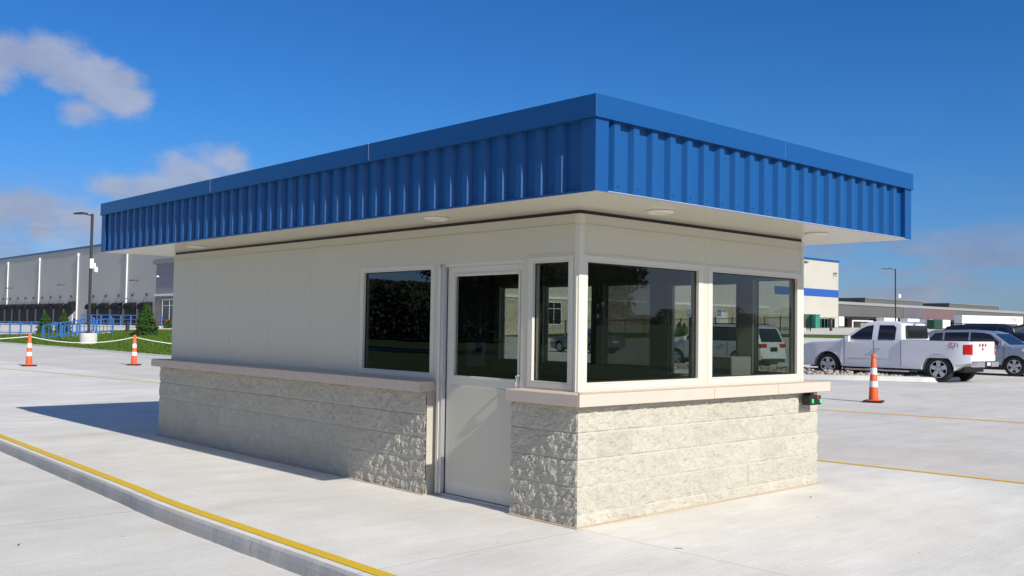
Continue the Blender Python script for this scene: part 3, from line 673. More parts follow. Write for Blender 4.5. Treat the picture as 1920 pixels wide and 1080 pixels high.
def conifer(label, loc, ht, rad, n=7000, lean=0):
    t = thing('conifer', label, 'conifer', loc, random.random()*6)
    z = rng.random(n)**1.1; rr = rad*(1-z**1.7)*(.93+.16*np.sin(z*31)+.10*rng.normal(size=n)); th = rng.random(n)*2*PI
    rr *= 1+.12*np.sin(th*3+z*9)+.1*np.sin(th*7-z*17)
    rr *= np.where(rng.random(n) < .75, 1, rng.random(n)**.5)
    c = np.stack([rr*np.cos(th), rr*np.sin(th), ht*(.04+.95*z)+.05*rng.normal(size=n)*ht*.3], 1); c[:, 2] = np.clip(c[:, 2], .08, ht)
    v, f = leaves(c, .05*ht/1.8, .8); np_mesh('foliage', v, f, M['conifer'], t)
    mb = MB(); mb.tube([(0, 0, -.1), (0, 0, ht*.5), (0, 0, ht*.93)], [.05, .035, .01], 8); mb.build('trunk', M['bark'], t, smooth=60)
    return t
def dtree_mesh(ht, rad, n, seed):
    r_ = np.random.default_rng(seed); K = 26; cl = []
    for _ in range(K):
        d = r_.normal(size=3); d /= np.linalg.norm(d); q = r_.random()**.4
        cl.append([d[0]*rad*q*.8, d[1]*rad*q*.8, ht*.62+d[2]*ht*.34*q])
    cl = np.array(cl); k = r_.integers(0, K, n); d = r_.normal(size=(n, 3)); d /= np.linalg.norm(d, axis=1)[:, None]
    c = cl[k]+d*(rad*.34*r_.random(n)**.45)[:, None]*np.array([1, 1, .8]); return c, cl
# ------------------------------------------------------------------ lawn, berm
def xb(y): return 24-7.5*float(ss(58, 75, y))
ysl = list(np.arange(33.2, 110, 1.6)); mb = MB(); nx_ = 18
for y in ysl:
    xa = 12.0+.25*math.sin(y*.15); xe = xb(y)
    for i in range(nx_+1):
        x = xa+(xe-xa)*i/nx_; mb.v.append((x, y, H(x, y)+.05+.01*noise.noise(Vector((x, y, 0)))-(0.12 if i in (0, nx_) else 0)))
for j in range(len(ysl)-1):
    for i in range(nx_): mb.f.append((j*(nx_+1)+i, j*(nx_+1)+i+1, (j+1)*(nx_+1)+i+1, (j+1)*(nx_+1)+i))
lw = mb.build('lawn', M['grass'], fix=False, smooth=80); lw['kind'] = 'structure'
# short blades on the berm
n = 60000; yv = 33.3+rng.random(n)*45; xv = 12.3+rng.random(n)*11.0; keep = xv < (24-7.5*ss(58, 75, yv)-.2); xv, yv = xv[keep], yv[keep]; zb = h(xv, yv)+.05
a = rng.random(len(xv))*2*PI; s_ = .05; hh = .07+.06*rng.random(len(xv))
v = np.stack([np.stack([xv-s_*np.cos(a), yv-s_*np.sin(a), zb], 1), np.stack([xv+s_*np.cos(a), yv+s_*np.sin(a), zb], 1), np.stack([xv+.04*rng.normal(size=len(xv)), yv+.04*rng.normal(size=len(xv)), zb+hh], 1)], 1).reshape(-1, 3)
gr = np_mesh('grass', v, np.arange(len(v)).reshape(-1, 3), M['grass']); tag(gr, 'short green grass on the bank left of the booth', 'grass', kind='stuff')
# kerb in front of the berm and drain
mb = MB()
for i, y in enumerate(ysl): xa = 12.0+.25*math.sin(y*.15); mb.v += [(xa-.75, y, .006), (xa-.12, y, .03), (xa-.08, y, .10), (xa+.08, y, .10)]
for j in range(len(ysl)-1):
    for k in range(3): mb.f.append((4*j+k, 4*j+k+1, 4*j+k+5, 4*j+k+4))
struct(mb.build('lawn_kerb', M['planter'], fix=False))
# right strips of grass (follow the terrain)
def strip(name, xa, xb_, ya, yb, m, z=.05, nx=8, ny=20):
    mb = MB()
    for j in range(ny+1):
        y = ya+(yb-ya)*j/ny
        for i in range(nx+1): x = xa+(xb_-xa)*i/nx; mb.v.append((x, y, H(x, y)+z-(.2 if i in (0, nx) or j in (0, ny) else 0)))
    for j in range(ny):
        for i in range(nx): mb.f.append((j*(nx+1)+i, j*(nx+1)+i+1, (j+1)*(nx+1)+i+1, (j+1)*(nx+1)+i))
    return struct(mb.build(name, m, fix=False, smooth=80))
strip('lawn', 74, 84, 30, 54, M['grass'], .07); strip('lawn', 60, 80, 54.2, 71, M['grass'], .07); strip('lawn', 125, 150, 56, 62, M['grass'], .07)
strip('lawn_kerb', 72.6, 74.2, 29, 54, M['planter'], .06)
strip('gravel_bed', 104, 124, 60, 71, M['rock1'], .06)

# ------------------------------------------------------------------ warehouse
WX = 46.6; WY = 72.6; WX1 = 136.2; WZ = 12.5
wh = thing('warehouse', 'huge beige ribbed warehouse with a row of black loading docks and a blue stripe', 'warehouse')
mb = MB(); mb.add([(WX, WY, -1), (WX, 320, -1), (WX, 320, WZ), (WX, WY, WZ)], [(0, 1, 2, 3)]); mb.build('side_wall', M['siding_y'], wh, fix=False)
mb = MB(); mb.add([(WX, WY, 4.72), (WX1, WY, 4.72), (WX1, WY, WZ), (WX, WY, WZ)], [(0, 1, 2, 3)]); mb.add([(116, WY, -1), (WX1, WY, -1), (WX1, WY, 4.72), (116, WY, 4.72)], [(0, 1, 2, 3)])
mb.add([(WX1, WY, -1), (WX1, 320, -1), (WX1, 320, WZ), (WX1, WY, WZ)], [(0, 1, 2, 3)]); mb.build('front_wall', M['siding_x'], wh, fix=False)
mb = MB(); mb.box(WX+.02, WX1-.02, WY+.02, 320, 11.9, WZ-.05); mb.build('roof', M['grey_light'], wh)
mb = MB(); mb.box(WX-.12, WX1+.12, WY-.12, WY-.002, WZ-.12, WZ+.16).box(WX-.12, WX-.002, WY, 320, WZ-.12, WZ+.16).box(WX1+.002, WX1+.12, WY, 320, WZ-.12, WZ+.16); pieces(mb, 'roof_trim', M['blue_trim'], wh)
mb = MB(); mb.box(118, WX1+.02, WY-.03, WY-.003, 6.85, 8.0); mb.build('blue_stripe', mat('blue_band', (.02, .09, .36), .5), wh)
mb = MB(); mb.box(WX-.1, 116, WY-.25, WY-.004, -1, 4.7); mb.build('stone_base', M['stone_s'], wh)
mb = MB(); mb.box(WX-.15, 116.1, WY-.34, WY-.004, 4.701, 4.95); mb.build('sill_band', M['white'], wh)
def farwin(f, a, b, c, d, cols=2, rows=2, par=wh):
    w = MB(); 
    def bx(w, a, b, c, d, p0, p1):
        A = f(a, p0, c); B = f(b, p1, d); w.box(min(A[0], B[0]), max(A[0], B[0]), min(A[1], B[1]), max(A[1], B[1]), c, d)
    t = .09
    bx(w, a-t, a, c-t, d+t, -.05, 0); bx(w, b, b+t, c-t, d+t, -.05, 0); bx(w, a, b, c-t, c, -.05, 0); bx(w, a, b, d, d+t, -.05, 0)
    for i in range(1, cols): u = a+(b-a)*i/cols; bx(w, u-.03, u+.03, c, d, -.045, -.003)
    for j in range(1, rows): u = c+(d-c)*(.72 if rows == 2 else j/rows); bx(w, a, b, u-.03, u+.03, -.046, -.004)
    o = w.build('window', M['white'], par); g_ = MB(); bx(g_, a, b, c, d, -.02, -.002); g_.build('pane', M['car_glass'], o)
fS = lambda u, d, z: (u, WY-.26+d, z)
for a in (60, ony(1033, WY)-1.0): farwin(fS, a, a+2.3, 1.9, 4.3)
# green-dark shutter door on the front wall seen through the booth
mb = MB(); mb.box(103.5, 106, WY-.32, WY-.255, .5, 3.9); mb.build('door', M['white'], wh)
# downspouts
for px in (12.6, 71.8, 144, 236):
    y = onx(px, WX); mb = MB(); mb.box(WX-.17, WX-.02, y-.13, y+.13, .2, 11.3); mb.box(WX-.24, WX-.001, y-.22, y+.22, 11.3, 11.75); mb.build('downspout', M['white'], wh)
y = onx(-60, WX)
# docks
dys = [onx(p_, WX) for p_ in (-9, 5.6, 18.8, 32.9, 47.4, 62.6, 78.5, 94.9, 113, 132.9)]; dys2 = [onx(p_, WX) for p_ in (175, 198, 222.3, 248, 275)]
def dock(y, w=3.5, zt=3.55, zb=1.25):
    mb = MB(); mb.box(WX-.35, WX-.005, y-w/2+.3, y+w/2-.3, zb, zt); d = mb.build('dock_door', M['dock'], wh)
    mb = MB(); mb.prism([(WX-.75, zt-.30), (WX-.72, zt+.22), (WX-.45, zt+.5), (WX-.006, zt+.58), (WX-.006, zt-.05), (WX-.3, zt-.1)], y-w*.42, y+w*.42, 'y'); mb.build('canopy', M['canopy'], d)
    mb = MB()
    for s in (-1, 1): mb.box(WX-.5, WX-.36, y+s*(w/2-.5)-.16, y+s*(w/2-.5)+.16, zb-.45, zb+.1)
    pieces(mb, 'bumper', M['rubber'], d)
    mb = MB(); mb.box(WX-.22, WX-.001, y-.13, y+.13, zt+1.42, zt+1.78); mb.build('wall_light', M['darkmetal'], wh)
for y in dys: dock(y, 3.9, 3.55, 1.25)
for y in dys2: dock(y, 4.0, 3.45, 1.25)
mb = MB(); ya, yb = onx(141.5, WX), onx(127, WX); mb.box(WX-.05, WX-.004, ya, yb, 1.0, 4.4); mb.build('dark_panel', M['darkgrey'], wh)
mb = MB()
for ds in (dys, dys2):
    for a, b in zip(ds[:-1], ds[1:]): y = (a+b)/2; mb.box(WX-.38, WX-.01, y-.28, y+.28, .3, 3.98)
pieces(mb, 'dock_pier', M['pier'], wh)
mb = MB(); mb.box(WX-.12, WX-.003, dys2[-1]-2, dys2[0]+2, 1.0, 3.95).box(WX-.12, WX-.003, dys[-1]-2, dys[0]+2, 1.15, 4.05); pieces(mb, 'dock_backing', M['darkgrey'], wh)
for px, py in ((22, 541), (119.5, 535), (257, 526.5)):
    y = onx(px, WX); z = H(WX, y)+1; d = ray(px, py); z = CP[2]+d[2]*(WX-CP[0])/d[0]
    mb = MB(); mb.box(WX-.8, WX-.002, y-.06, y+.06, z, z+.1).box(WX-1.1, WX-.7, y-.25, y+.25, z-.05, z+.1); mb.build('flood_light', M['darkmetal'], wh)
# front flood light and little camera on the sunlit wall
mb = MB(); q = ony(1563, WY); mb.box(q-.15, q+.15, WY-.5, WY-.002, 10.55, 10.7).box(q-.15, q-.05, WY-.5, WY-.4, 10.1, 10.6); mb.build('flood_light', M['grey_roof'], wh)
mb = MB(); q = ony(1510, WY); mb.box(q-.4, q+.5, WY-.3, WY-.002, 11.9, 12.05); mb.build('flood_light', M['grey_roof'], wh)
# office bay on the dock side
ofx = 42.0; oy0, oy1 = 78.0, onx(290.5, 42.0)
ob = thing('office_block', 'low grey office block with stone base and white framed window against the warehouse', 'office')
mb = MB(); mb.box(ofx, WX-.15, oy0, oy1, 4.75, 8.3); mb.build('wall', mat('grey_stucco', (.26, .27, .29), .8, var2=.04, v2scale=.5), ob)
mb = MB(); mb.box(ofx-.35, WX-.15, oy0-.35, oy1+.35, 8.301, 8.75).box(ofx-.2, WX-.15, oy0-.2, oy1+.2, 8.751, 8.9); mb.build('cornice', M['grey_light'], ob, bevel=.03)
mb = MB(); mb.box(ofx-.05, WX-.14, oy0-.05, oy1+.05, -.5, 4.5); mb.build('stone_base', M['stone'], ob)
mb = MB(); mb.box(ofx-.15, WX-.14, oy0-.15, oy1+.15, 4.501, 4.749); mb.build('band', M['white'], ob)
fO = lambda u, d, z: (ofx-.06+d, u, z)
for a in (onx(322, ofx), onx(322, ofx)-7, onx(322, ofx)-14): farwin(fO, a-1.4, onx(304, ofx)-.2+(a-onx(322, ofx)), 1.7, 4.0, par=ob)
mb = MB(); mb.box(ofx-.4, ofx, onx(297, ofx)-.15, onx(297, ofx)+.15, 6.75, 6.9); mb.build('camera', M['white'], ob)
# shrubs at the office foot
def bush(label, loc, r, m, n=900, grp=None):
    c = rng.normal(size=(n, 3)); c /= np.linalg.norm(c, axis=1)[:, None]; c *= (r*rng.random(n)**.35)[:, None]; c[:, 2] = abs(c[:, 2])*.8
    v, f = leaves(c, .12*r+.03); o = np_mesh('shrub', v, f, m); o.location = loc; tag(o, label, 'shrub', grp); return o
x, y = at(313, 100); bush('low rusty green shrub at the foot of the grey office', (x, y, H(x, y)), 1.1, mat('rusty_leaf', (.16, .07, .03), .8, var=.3, vscale=3))
x, y = at(320, 99); bush('low green shrub beside the rusty one, close to the booth corner', (x, y, H(x, y)), .9, M['conifer'])

# ------------------------------------------------------------------ left middle ground
def railing(name, label, pts, hgt=1.0, posts=None, balus=True, mids=(.5,), r=.035, cat='railing', group=None, bal_gap=.45, m='rail'):
    t = thing(name, label, cat, pts[0], 0, group); P = [Vector(p)-Vector(pts[0]) for p in pts]
    mb = MB(); mb.tube([p+Vector((0, 0, hgt)) for p in P], r*1.25, 6); mb.build('top_rail', M[m], t, smooth=50)
    for k in mids: mb = MB(); mb.tube([p+Vector((0, 0, hgt*k)) for p in P], r, 6); mb.build('mid_rail', M[m], t, smooth=50)
    L = sum((b-a).length for a, b in zip(P[:-1], P[1:]))
    def along(s):
        for a, b in zip(P[:-1], P[1:]):
            l = (b-a).length
            if s <= l+1e-6: return a+(b-a)*(s/l)
            s -= l
        return P[-1]
    npst = posts or max(2, int(L/2.4)+1)
    for i in range(npst):
        p = along(L*i/(npst-1)); mb = MB(); mb.box(p.x-r*1.3, p.x+r*1.3, p.y-r*1.3, p.y+r*1.3, p.z-.15, p.z+hgt); mb.build('post', M[m], t)
    if balus:
        mb = MB(); nb = int(L/bal_gap)
        for i in range(nb): p = along(L*(i+.5)/nb); mb.box(p.x-.018, p.x+.018, p.y-.018, p.y+.018, p.z+.1, p.z+hgt)
        mb.build('balusters', M[m], t)
    return t
def gp(px, d, dz=0): x, y = at(px, d); return (x, y, H(x, y)+dz)
railing('railing', 'long blue metal railing in front of the loading docks at far left', [(*at(-40, 76), .42), (*at(60, 75), .43), (*at(128, 75), .43)], .88, 9, False, (.78, .08), .038)
# upper walkway: retaining wall, railing on it
a = at(150, 97); b = at(300, 93); za = 1.08
rw = MB(); d = np.array([b[0]-a[0], b[1]-a[1]]); nn = np.array([d[1], -d[0]])/np.linalg.norm(d); nn = nn if nn@np.array([-1, -1]) > 0 else -nn
for w0, w1, z0, z1 in ((0, -.35, -.2, za-.12), (.06, -.45, za-.119, za)):
    q = [(a[0]+nn[0]*w0, a[1]+nn[1]*w0), (b[0]+nn[0]*w0, b[1]+nn[1]*w0), (b[0]+nn[0]*w1, b[1]+nn[1]*w1), (a[0]+nn[0]*w1, a[1]+nn[1]*w1)]; rw.prism(q, z0, z1, 'z')
tag(rw.build('retaining_wall', M['planter']), 'long low concrete retaining wall under the blue railing by the docks', 'retaining wall')
q = -nn*.2
railing('railing', 'blue railing on the low concrete wall before the right group of docks', [(a[0]+q[0], a[1]+q[1], za), (b[0]+q[0], b[1]+q[1], za)], .98, 9, False, (.6, .2), .04)
# steps with handrails
sx0, sy0 = at(117, 63); sx1, sy1 = at(212, 66.5)
stw = MB(); n = 9; du = np.array([sx1-sx0, sy1-sy0]); Ls = np.linalg.norm(du); du /= Ls; dn = np.array([-du[1], du[0]]); zb0 = .12; rise = .62
for i in range(n):
    p0 = np.array([sx0, sy0])+du*Ls*i/n; p1 = np.array([sx1, sy1])
    q = [p0, p1, p1+dn*1.9, p0+dn*1.9]; stw.prism([tuple(v_) for v_ in q], zb0+rise*i/n, zb0+rise*(i+1)/n-.001, 'z')
tag(stw.build('steps', M['planter']), 'pale concrete steps climbing the grass bank between blue handrails', 'steps')
for k, (off, lab) in enumerate(((0.0, 'nearer sloping blue handrail of the concrete steps'), (1.9, 'farther sloping blue handrail of the concrete steps'))):
    p = np.array([sx0, sy0])+dn*off; p1 = np.array([sx1, sy1])+dn*off
    railing('handrail', lab, [(p[0], p[1], zb0+.05), (p1[0], p1[1], zb0+rise)], .95, 4, True, (.12,), .034, 'handrail', 'blue handrails of the steps', .30)
x, y = at(438/6.75+150+2, 60)
x, y = at(239.5, 66); bo = thing('bollard', 'dark square bollard on the crest of the grass bank', 'bollard', (x, y, H(x, y)))
mb = MB(); mb.box(-.1, .1, -.1, .1, -.1, .72); mb.build('post', M['darkmetal'], bo, bevel=.01); mb = MB(); mb.box(-.12, .12, -.12, .12, .721, .8); mb.build('cap', M['darkmetal'], bo, bevel=.02)
x, y = at(85, 73); conifer('bushy conifer farthest left on the grass bank', (x, y, H(x, y)), 1.62, .50)
x, y = at(120, 71); conifer('bushy conifer right beside the foot of the blue handrails', (x, y, H(x, y)), 1.62, .50)
x, y = at(274.5, 61); conifer('largest conifer of the bank, near the left end of the booth', (x, y, H(x, y)), 2.15, .62, 9000)
# white stair rail by the dock
p0 = at(128, 140); p1 = at(143, 138); railing('stair_rail', 'white dock stair rail beside the downspout', [(p0[0], p0[1], .8), (p1[0], p1[1], 1.9)], 1.0, 3, False, (.75, .5, .25), .06, 'stair rail', m='white')

def lamp_post(label, px, depth, top, basey, arm=1.05, cyl=True, armdir=-1, side=(1, 0)):
    x, y = at(px, depth); z0 = H(x, y); t = thing('lamp_post', label, 'lamp post', (x, y, z0))
    zc = 0
    if cyl:
        mb = MB(); mb.lathe([(.46, -.3), (.46, .66), (.43, .70)], n=40); mb.build('concrete_base', M['planter'], t, smooth=40); zc = .70
    mb = MB(); mb.box(-.15, .15, -.15, .15, zc+.001, zc+.06); mb.build('base_plate', M['darkmetal'], t, bevel=.01)
    mb = MB(); s = .062; T = top-z0
    mb.add([(-s, -s, zc+.06), (s, -s, zc+.06), (s, s, zc+.06), (-s, s, zc+.06), (-s, -s, T), (s, -s, T), (s, s, T), (-s, s, T)], [(0, 3, 2, 1), (4, 5, 6, 7), (0, 1, 5, 4), (1, 2, 6, 5), (2, 3, 7, 6), (3, 0, 4, 7)])
    mb.build('pole', M['darkmetal'], t)
    dx, dy = -_R[0], -_R[1]
    mb = MB(); mb.tube([(0, 0, T-.1), (dx*arm*.35, dy*arm*.35, T-.02)], .04, 6); mb.build('arm', M['darkmetal'], t)
    mb = MB(); a0, a1 = arm*.3, arm; w = .16
    P = []
    for u, hh, ww in ((a0, .09, .1), (a0+.2, .12, w), (a1-.1, .07, w), (a1, .04, w*.7)):
        for s1, s2 in ((-1, -.0), (1, -.0), (1, 1), (-1, 1)): P.append((dx*u-dy*ww*s1, dy*u+dx*ww*s1, T-.03+hh*s2))
    F = [(0, 1, 2, 3), (12, 15, 14, 13)]
    for i in range(3):
        for k in range(4): F.append((4*i+k, 4*i+(k+1) % 4, 4*i+4+(k+1) % 4, 4*i+4+k))
    mb.add(P, F); mb.build('lamp_head', M['darkmetal'], t)
    return t, T
t, T = lamp_post('dark lamp post on a round concrete base beside the steps, at left', 167, 55, 7.55, 0)
cm = MB(); cm.lathe([(.02, -.22), (.10, -.2), (.115, 0), (.07, .09), (.02, .1)], (.22, -.2, T-3.1), 16); c_ = cm.build('security_camera', M['white'], t, smooth=50)
cm = MB(); cm.box(-.02, .2, -.2, .06, T-3.0, T-2.8); cm.box(-.1, .1, -.16, -.07, T-3.1, T-2.55); cm.build('camera_bracket', M['white'], c_)
t, T = lamp_post('distant dark lamp post beyond the parked cars, at right', 1679, 133, 10.2, 0, 1.9, False)
cm = MB(); cm.lathe([(.05, -.4), (.25, -.35), (.25, .1), (.05, .2)], (.45, -.3, T-3.6), 12); c_ = cm.build('security_camera', M['white'], t, smooth=50)

# ------------------------------------------------------------------ right background
LYY = 149.0
lb = thing('low_terminal', 'long low grey freight building with overhanging fascia in the right distance', 'freight building')
xa = 268; xb2 = 640; zt = 11.0; zbm = 6.4
mb = MB(); mb.box(xa, xb2, LYY, LYY+60, zbm, zt-.9); mb.build('fascia', M['grey_roof'], lb)
mb = MB(); mb.box(xa-.3, xb2, LYY-.3, LYY+60, zt-.899, zt); mb.build('parapet_cap', M['grey_light'], lb)
for k, (q0, q1, cc) in enumerate(((1693, 1730, (.12, .105, .135)), (1730, 1791, (.155, .098, .10)))):  # likely colour artefacts added as tinted strips, not real panels of the building
    mb = MB(); mb.box(ony(q0, LYY)+.02, ony(q1, LYY)-.02, LYY-.12, LYY-.004, zbm+.02, zt-.95); mb.build('fascia_artefact', mat('mauve_artefact' if k == 0 else 'dull_red_artefact', cc, .7), lb)
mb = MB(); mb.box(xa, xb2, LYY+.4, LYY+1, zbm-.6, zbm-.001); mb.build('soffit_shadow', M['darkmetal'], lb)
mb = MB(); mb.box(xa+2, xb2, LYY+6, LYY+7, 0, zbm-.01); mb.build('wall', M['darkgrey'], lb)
for k in range(14):
    x = xa+4+k*20; mb = MB(); mb.box(x, x+5.5, LYY+1.2, LYY+5.9, 0, zbm-.61); mb.build('pier', M['pier'], lb)
mb = MB(); x0_ = ony(1601, LYY); x1_ = ony(1640, LYY); mb.box(x0_, x1_, LYY+.5, LYY+.7, 4.9, 5.3).box(x0_, x0_+.6, LYY+.5, LYY+.7, 1.5, 4.89); pieces(mb, 'door_frame', M['white'], lb)
for px0, px1, py0, nm in ((1622, 1730, 560, ''), (1780, 1873, 570, '')):
    yq = LYY+14; mb = MB(); mb.box(ony(px0, yq), ony(px1, yq), yq, yq+12, zt, zt+2.5); mb.build('roof_plant_screen', M['grey_roof'], lb)
    mb = MB(); mb.box(ony(px0, yq)-.2, ony(px1, yq)+.2, yq-.2, yq+12, zt+2.5, zt+2.7); mb.build('screen_cap', M['grey_light'], lb)
def trailer(label, px0, px1, yq, length=None, logo=False, z1=4.0, yaw=None):
    if yaw is None:
        xL, xR = ony(px0, yq), ony(px1, yq); z0 = H(xL, yq); t = thing('box_trailer', label, 'trailer', (xL, yq, z0), 0, None); L = xR-xL; Wd = 2.6 if L > 6 else 8
    else:
        a = at(px0, yq); b = at(px1, yaw); L = math.dist(a, b); z0 = H(*a); t = thing('box_trailer', label, 'trailer', (*a, z0), math.atan2(b[1]-a[1], b[0]-a[0])); Wd = 2.6
    mb = MB(); mb.box(0, L, 0, Wd, 1.1, z1); bd = mb.build('box', M['white'], t, bevel=.03)
    mb = MB(); mb.box(.02, L-.02, -.03, Wd+.02, 1.0, 1.12); mb.build('side_rail', M['alu'], t)
    for wx in ((.8, 2.1) if L > 6 else (L*.35, L*.65)):
        mb = MB(); mb.lathe([(.3, .05), (.5, .06), (.5, .34), (.3, .35)], (wx, 0, .5), 18, 'y'); mb.build('wheel', M['rubber'], t)
    if L > 6:
        mb = MB(); mb.box(L-3, L-2.8, .3, .45, 0, 1.05).box(L-3, L-2.8, 2.1, 2.25, 0, 1.05); pieces(mb, 'landing_gear', M['darkmetal'], t)
    else:
        mb = MB(); mb.box(L/2-.03, L/2+.03, -.03, -.004, 1.2, z1-.1); mb.build('door_seam', M['pier'], t)
    if logo:
        mb = MB(); n = 28; cx_, cz = L*.835, z1-.95
        def ov(a, b, y): return [(cx_+a*math.cos(2*PI*i/n), y, cz+b*math.sin(2*PI*i/n)) for i in range(n)]
        mb.add(ov(1.2, .52, -.012)+ov(.9, .30, -.012), [(i, (i+1) % n, n+(i+1) % n, n+i) for i in range(n)]); mb.build('oval_emblem', M['pier'], bd)
        mb = MB(); mb.box(cx_-.75, cx_+.75, -.014, -.011, cz-.09, cz+.09); x = L*.25
        while x < L*.93:
            w = .25+random.random()*1.1; mb.box(x, min(x+w, L*.94), -.014, -.011, 1.75, 2.05); x += w+.2
        mb.build('lettering', M['pier'], bd)
    return t
trailer('long white box trailer with oval emblem, in front of the grey freight building', 1804, 1918, 262, logo=True, yaw=272, z1=4.35)
trailer('white trailer end at the far left corner of the freight building, beside the warehouse', 1573.5, 1583, 143)
trailer('white trailer end docked just left of the distant lamp post', 1658, 1683, 140)
trailer('white trailer end docked between two grey piers, right of the distant lamp post', 1702, 1724, 140)
trailer('narrow white trailer end left of the distant green container', 1743, 1750, 140)
trailer('white trailer end docked right of the distant green container', 1768, 1782, 140)
x0_, x1_ = ony(1752, 138), ony(1767, 138); ct = thing('green_container', 'dull green container between white trailers at the freight building', 'container', (x0_, 138, H(x0_, 138)))
mb = MB(); mb.box(0, x1_-x0_, 0, 2.5, .05, 3.9); mb.build('body', M['green_dark'], ct, bevel=.05)
mb = MB()
for k in range(9): mb.box((x1_-x0_)*(k+.5)/9-.1, (x1_-x0_)*(k+.5)/9+.1, -.06, -.003, .2, 3.7)
mb.build('ribs', M['green_dark'], ct)
# utility boxes by the warehouse front
def ubox(label, px0, px1, depth, hgt, m, roofm=None, open_=False):
    a = at(px0, depth); b = at(px1, depth); L = math.dist(a, b); t = thing('utility_cabinet', label, 'utility cabinet', (*a, H(*a)-.1), math.atan2(b[1]-a[1], b[0]-a[0]))
    mb = MB()
    if open_:
        mb.box(0, L, 1.2, 1.5, 0, hgt-.2)
        for k in range(5): mb.box(L*k/4.3, L*k/4.3+.14, 0, 1.2, 0, hgt-.12)
    else: mb.box(0, L, 0, 1.8, 0, hgt-.06)
    mb.build('body', m, t, bevel=.03)
    mb = MB(); mb.box(-.08, L+.08, -.08, 1.9, hgt-.055, hgt+.03); mb.build('lid', m, t)
    if not open_:
        mb = MB(); mb.box(L*.56, L*.58, -.02, -.003, .1, hgt-.15).box(L*.40, L*.43, -.05, -.003, hgt*.5, hgt*.56); mb.build('door_seam', M['green_dark'], t)
    return t
ubox('bright green utility cabinet beside the cream wall of the warehouse', 1507, 1529, 128, 1.95, M['green_box']); ubox('narrow lighter green cabinet attached to the right of the wider green one', 1529.3, 1537.5, 126, 1.9, mat('sea_green_enamel', (.02, .27, .19), .5))
ubox('dark green open slatted enclosure right of the green cabinets', 1539, 1565.5, 129, 1.5, M['green_dark'], open_=True)
x, y = at(1558, 112); bo = thing('bollard', 'dark brown bollard in front of the dark green enclosure', 'bollard', (x, y, H(x, y)-.1)); mb = MB(); mb.lathe([(.17, 0), (.17, 1.45), (.1, 1.55)], n=14); mb.build('post', M['darkmetal'], bo, smooth=40); mb = MB(); mb.lathe([(.175, 1.1), (.175, 1.2)], n=14); mb.build('band', M['grey_roof'], bo)
x, y = at(1508, 110); bo = thing('bollard', 'rust brown bollard left of the bright green cabinet', 'bollard', (x, y, H(x, y)-.1)); mb = MB(); mb.lathe([(.13, 0), (.13, 1.9), (.08, 1.98)], n=14); mb.build('post', mat('rust_brown', (.10, .04, .03), .7), bo, smooth=40); mb = MB(); mb.lathe([(.17, -.05), (.17, .5), (.15, .52)], n=14); mb.build('collar', M['planter'], bo)
# fence, small conifers and parking signs seen through the booth
fn = thing('metal_fence', 'black picket fence in front of the warehouse seen through the booth glass', 'fence'); a = np.array([58, 62.0]); b = np.array([96, 54.0]); L = np.linalg.norm(b-a); n = 16
for i in range(n+1):
    p = a+(b-a)*i/n; mb = MB(); z = H(*p); mb.box(p[0]-.04, p[0]+.04, p[1]-.04, p[1]+.04, z, z+1.75); mb.build('post', M['black'], fn)
mb = MB()
for i in range(n):
    p = a+(b-a)*i/n; q = a+(b-a)*(i+1)/n
    for hz in (.25, 1.6): mb.tube([(p[0], p[1], H(*p)+hz), (q[0], q[1], H(*q)+hz)], .03, 4)
    for k in range(1, 16): r_ = p+(q-p)*k/16; mb.tube([(r_[0], r_[1], H(*r_)+.1), (r_[0], r_[1], H(*r_)+1.7)], .014, 4)
mb.build('pickets', M['black'], fn)
for px, dd, hh, lab in ((1273, 94, 1.5, 'leftmost'), (1283, 94.5, 1.4, 'middle'), (1297, 93, 1.7, 'rightmost')):
    x, y = at(px, dd); conifer(lab+' of three small dark conifers by the black fence, seen through the glass', (x, y, H(x, y)), hh, .5, 2500)
for px, lab in ((1290.5, 'left blue and white accessible parking sign seen through the left front window'), (1348, 'right blue and white accessible parking sign seen through the right front window')):
    x, y = at(px, 80); z = H(x, y); t = thing('parking_sign', lab, 'sign', (x, y, z), math.radians(-38))
    mb = MB(); mb.tube([(0, 0, -.1), (0, 0, 2.4)], .035, 8); mb.build('post', M['alu'], t)
    mb = MB(); mb.box(-.17, .17, -.055, -.04, 2.15, 2.68); pl = mb.build('plate', M['white'], t); mb = MB(); mb.box(-.15, .15, -.059, -.0555, 2.17, 2.66); mb.build('blue_field', M['sign_blue'], pl)
    mb = MB(); n = 16; cc = (.0, 2.36)
    R1 = [(cc[0]+.085*math.cos(2*PI*i/n), -.061, cc[1]+.085*math.sin(2*PI*i/n)) for i in range(n)]; R2 = [(cc[0]+.055*math.cos(2*PI*i/n), -.061, cc[1]+.055*math.sin(2*PI*i/n)) for i in range(n)]
    mb.add(R1+R2, [(i, (i+1) % n, n+(i+1) % n, n+i) for i in range(n) if not 2 <= i <= 5]); mb.box(-.04, -.01, -.062, -.060, 2.38, 2.55); mb.box(-.045, .06, -.0625, -.0601, 2.42, 2.45); mb.lathe([(.028, -.0022), (.028, 0)], (-.02, -.06, 2.595), 12, 'y'); mb.box(-.02, .09, -.063, -.0602, 2.36, 2.385)
    mb.build('wheelchair_symbol', M['white'], pl)

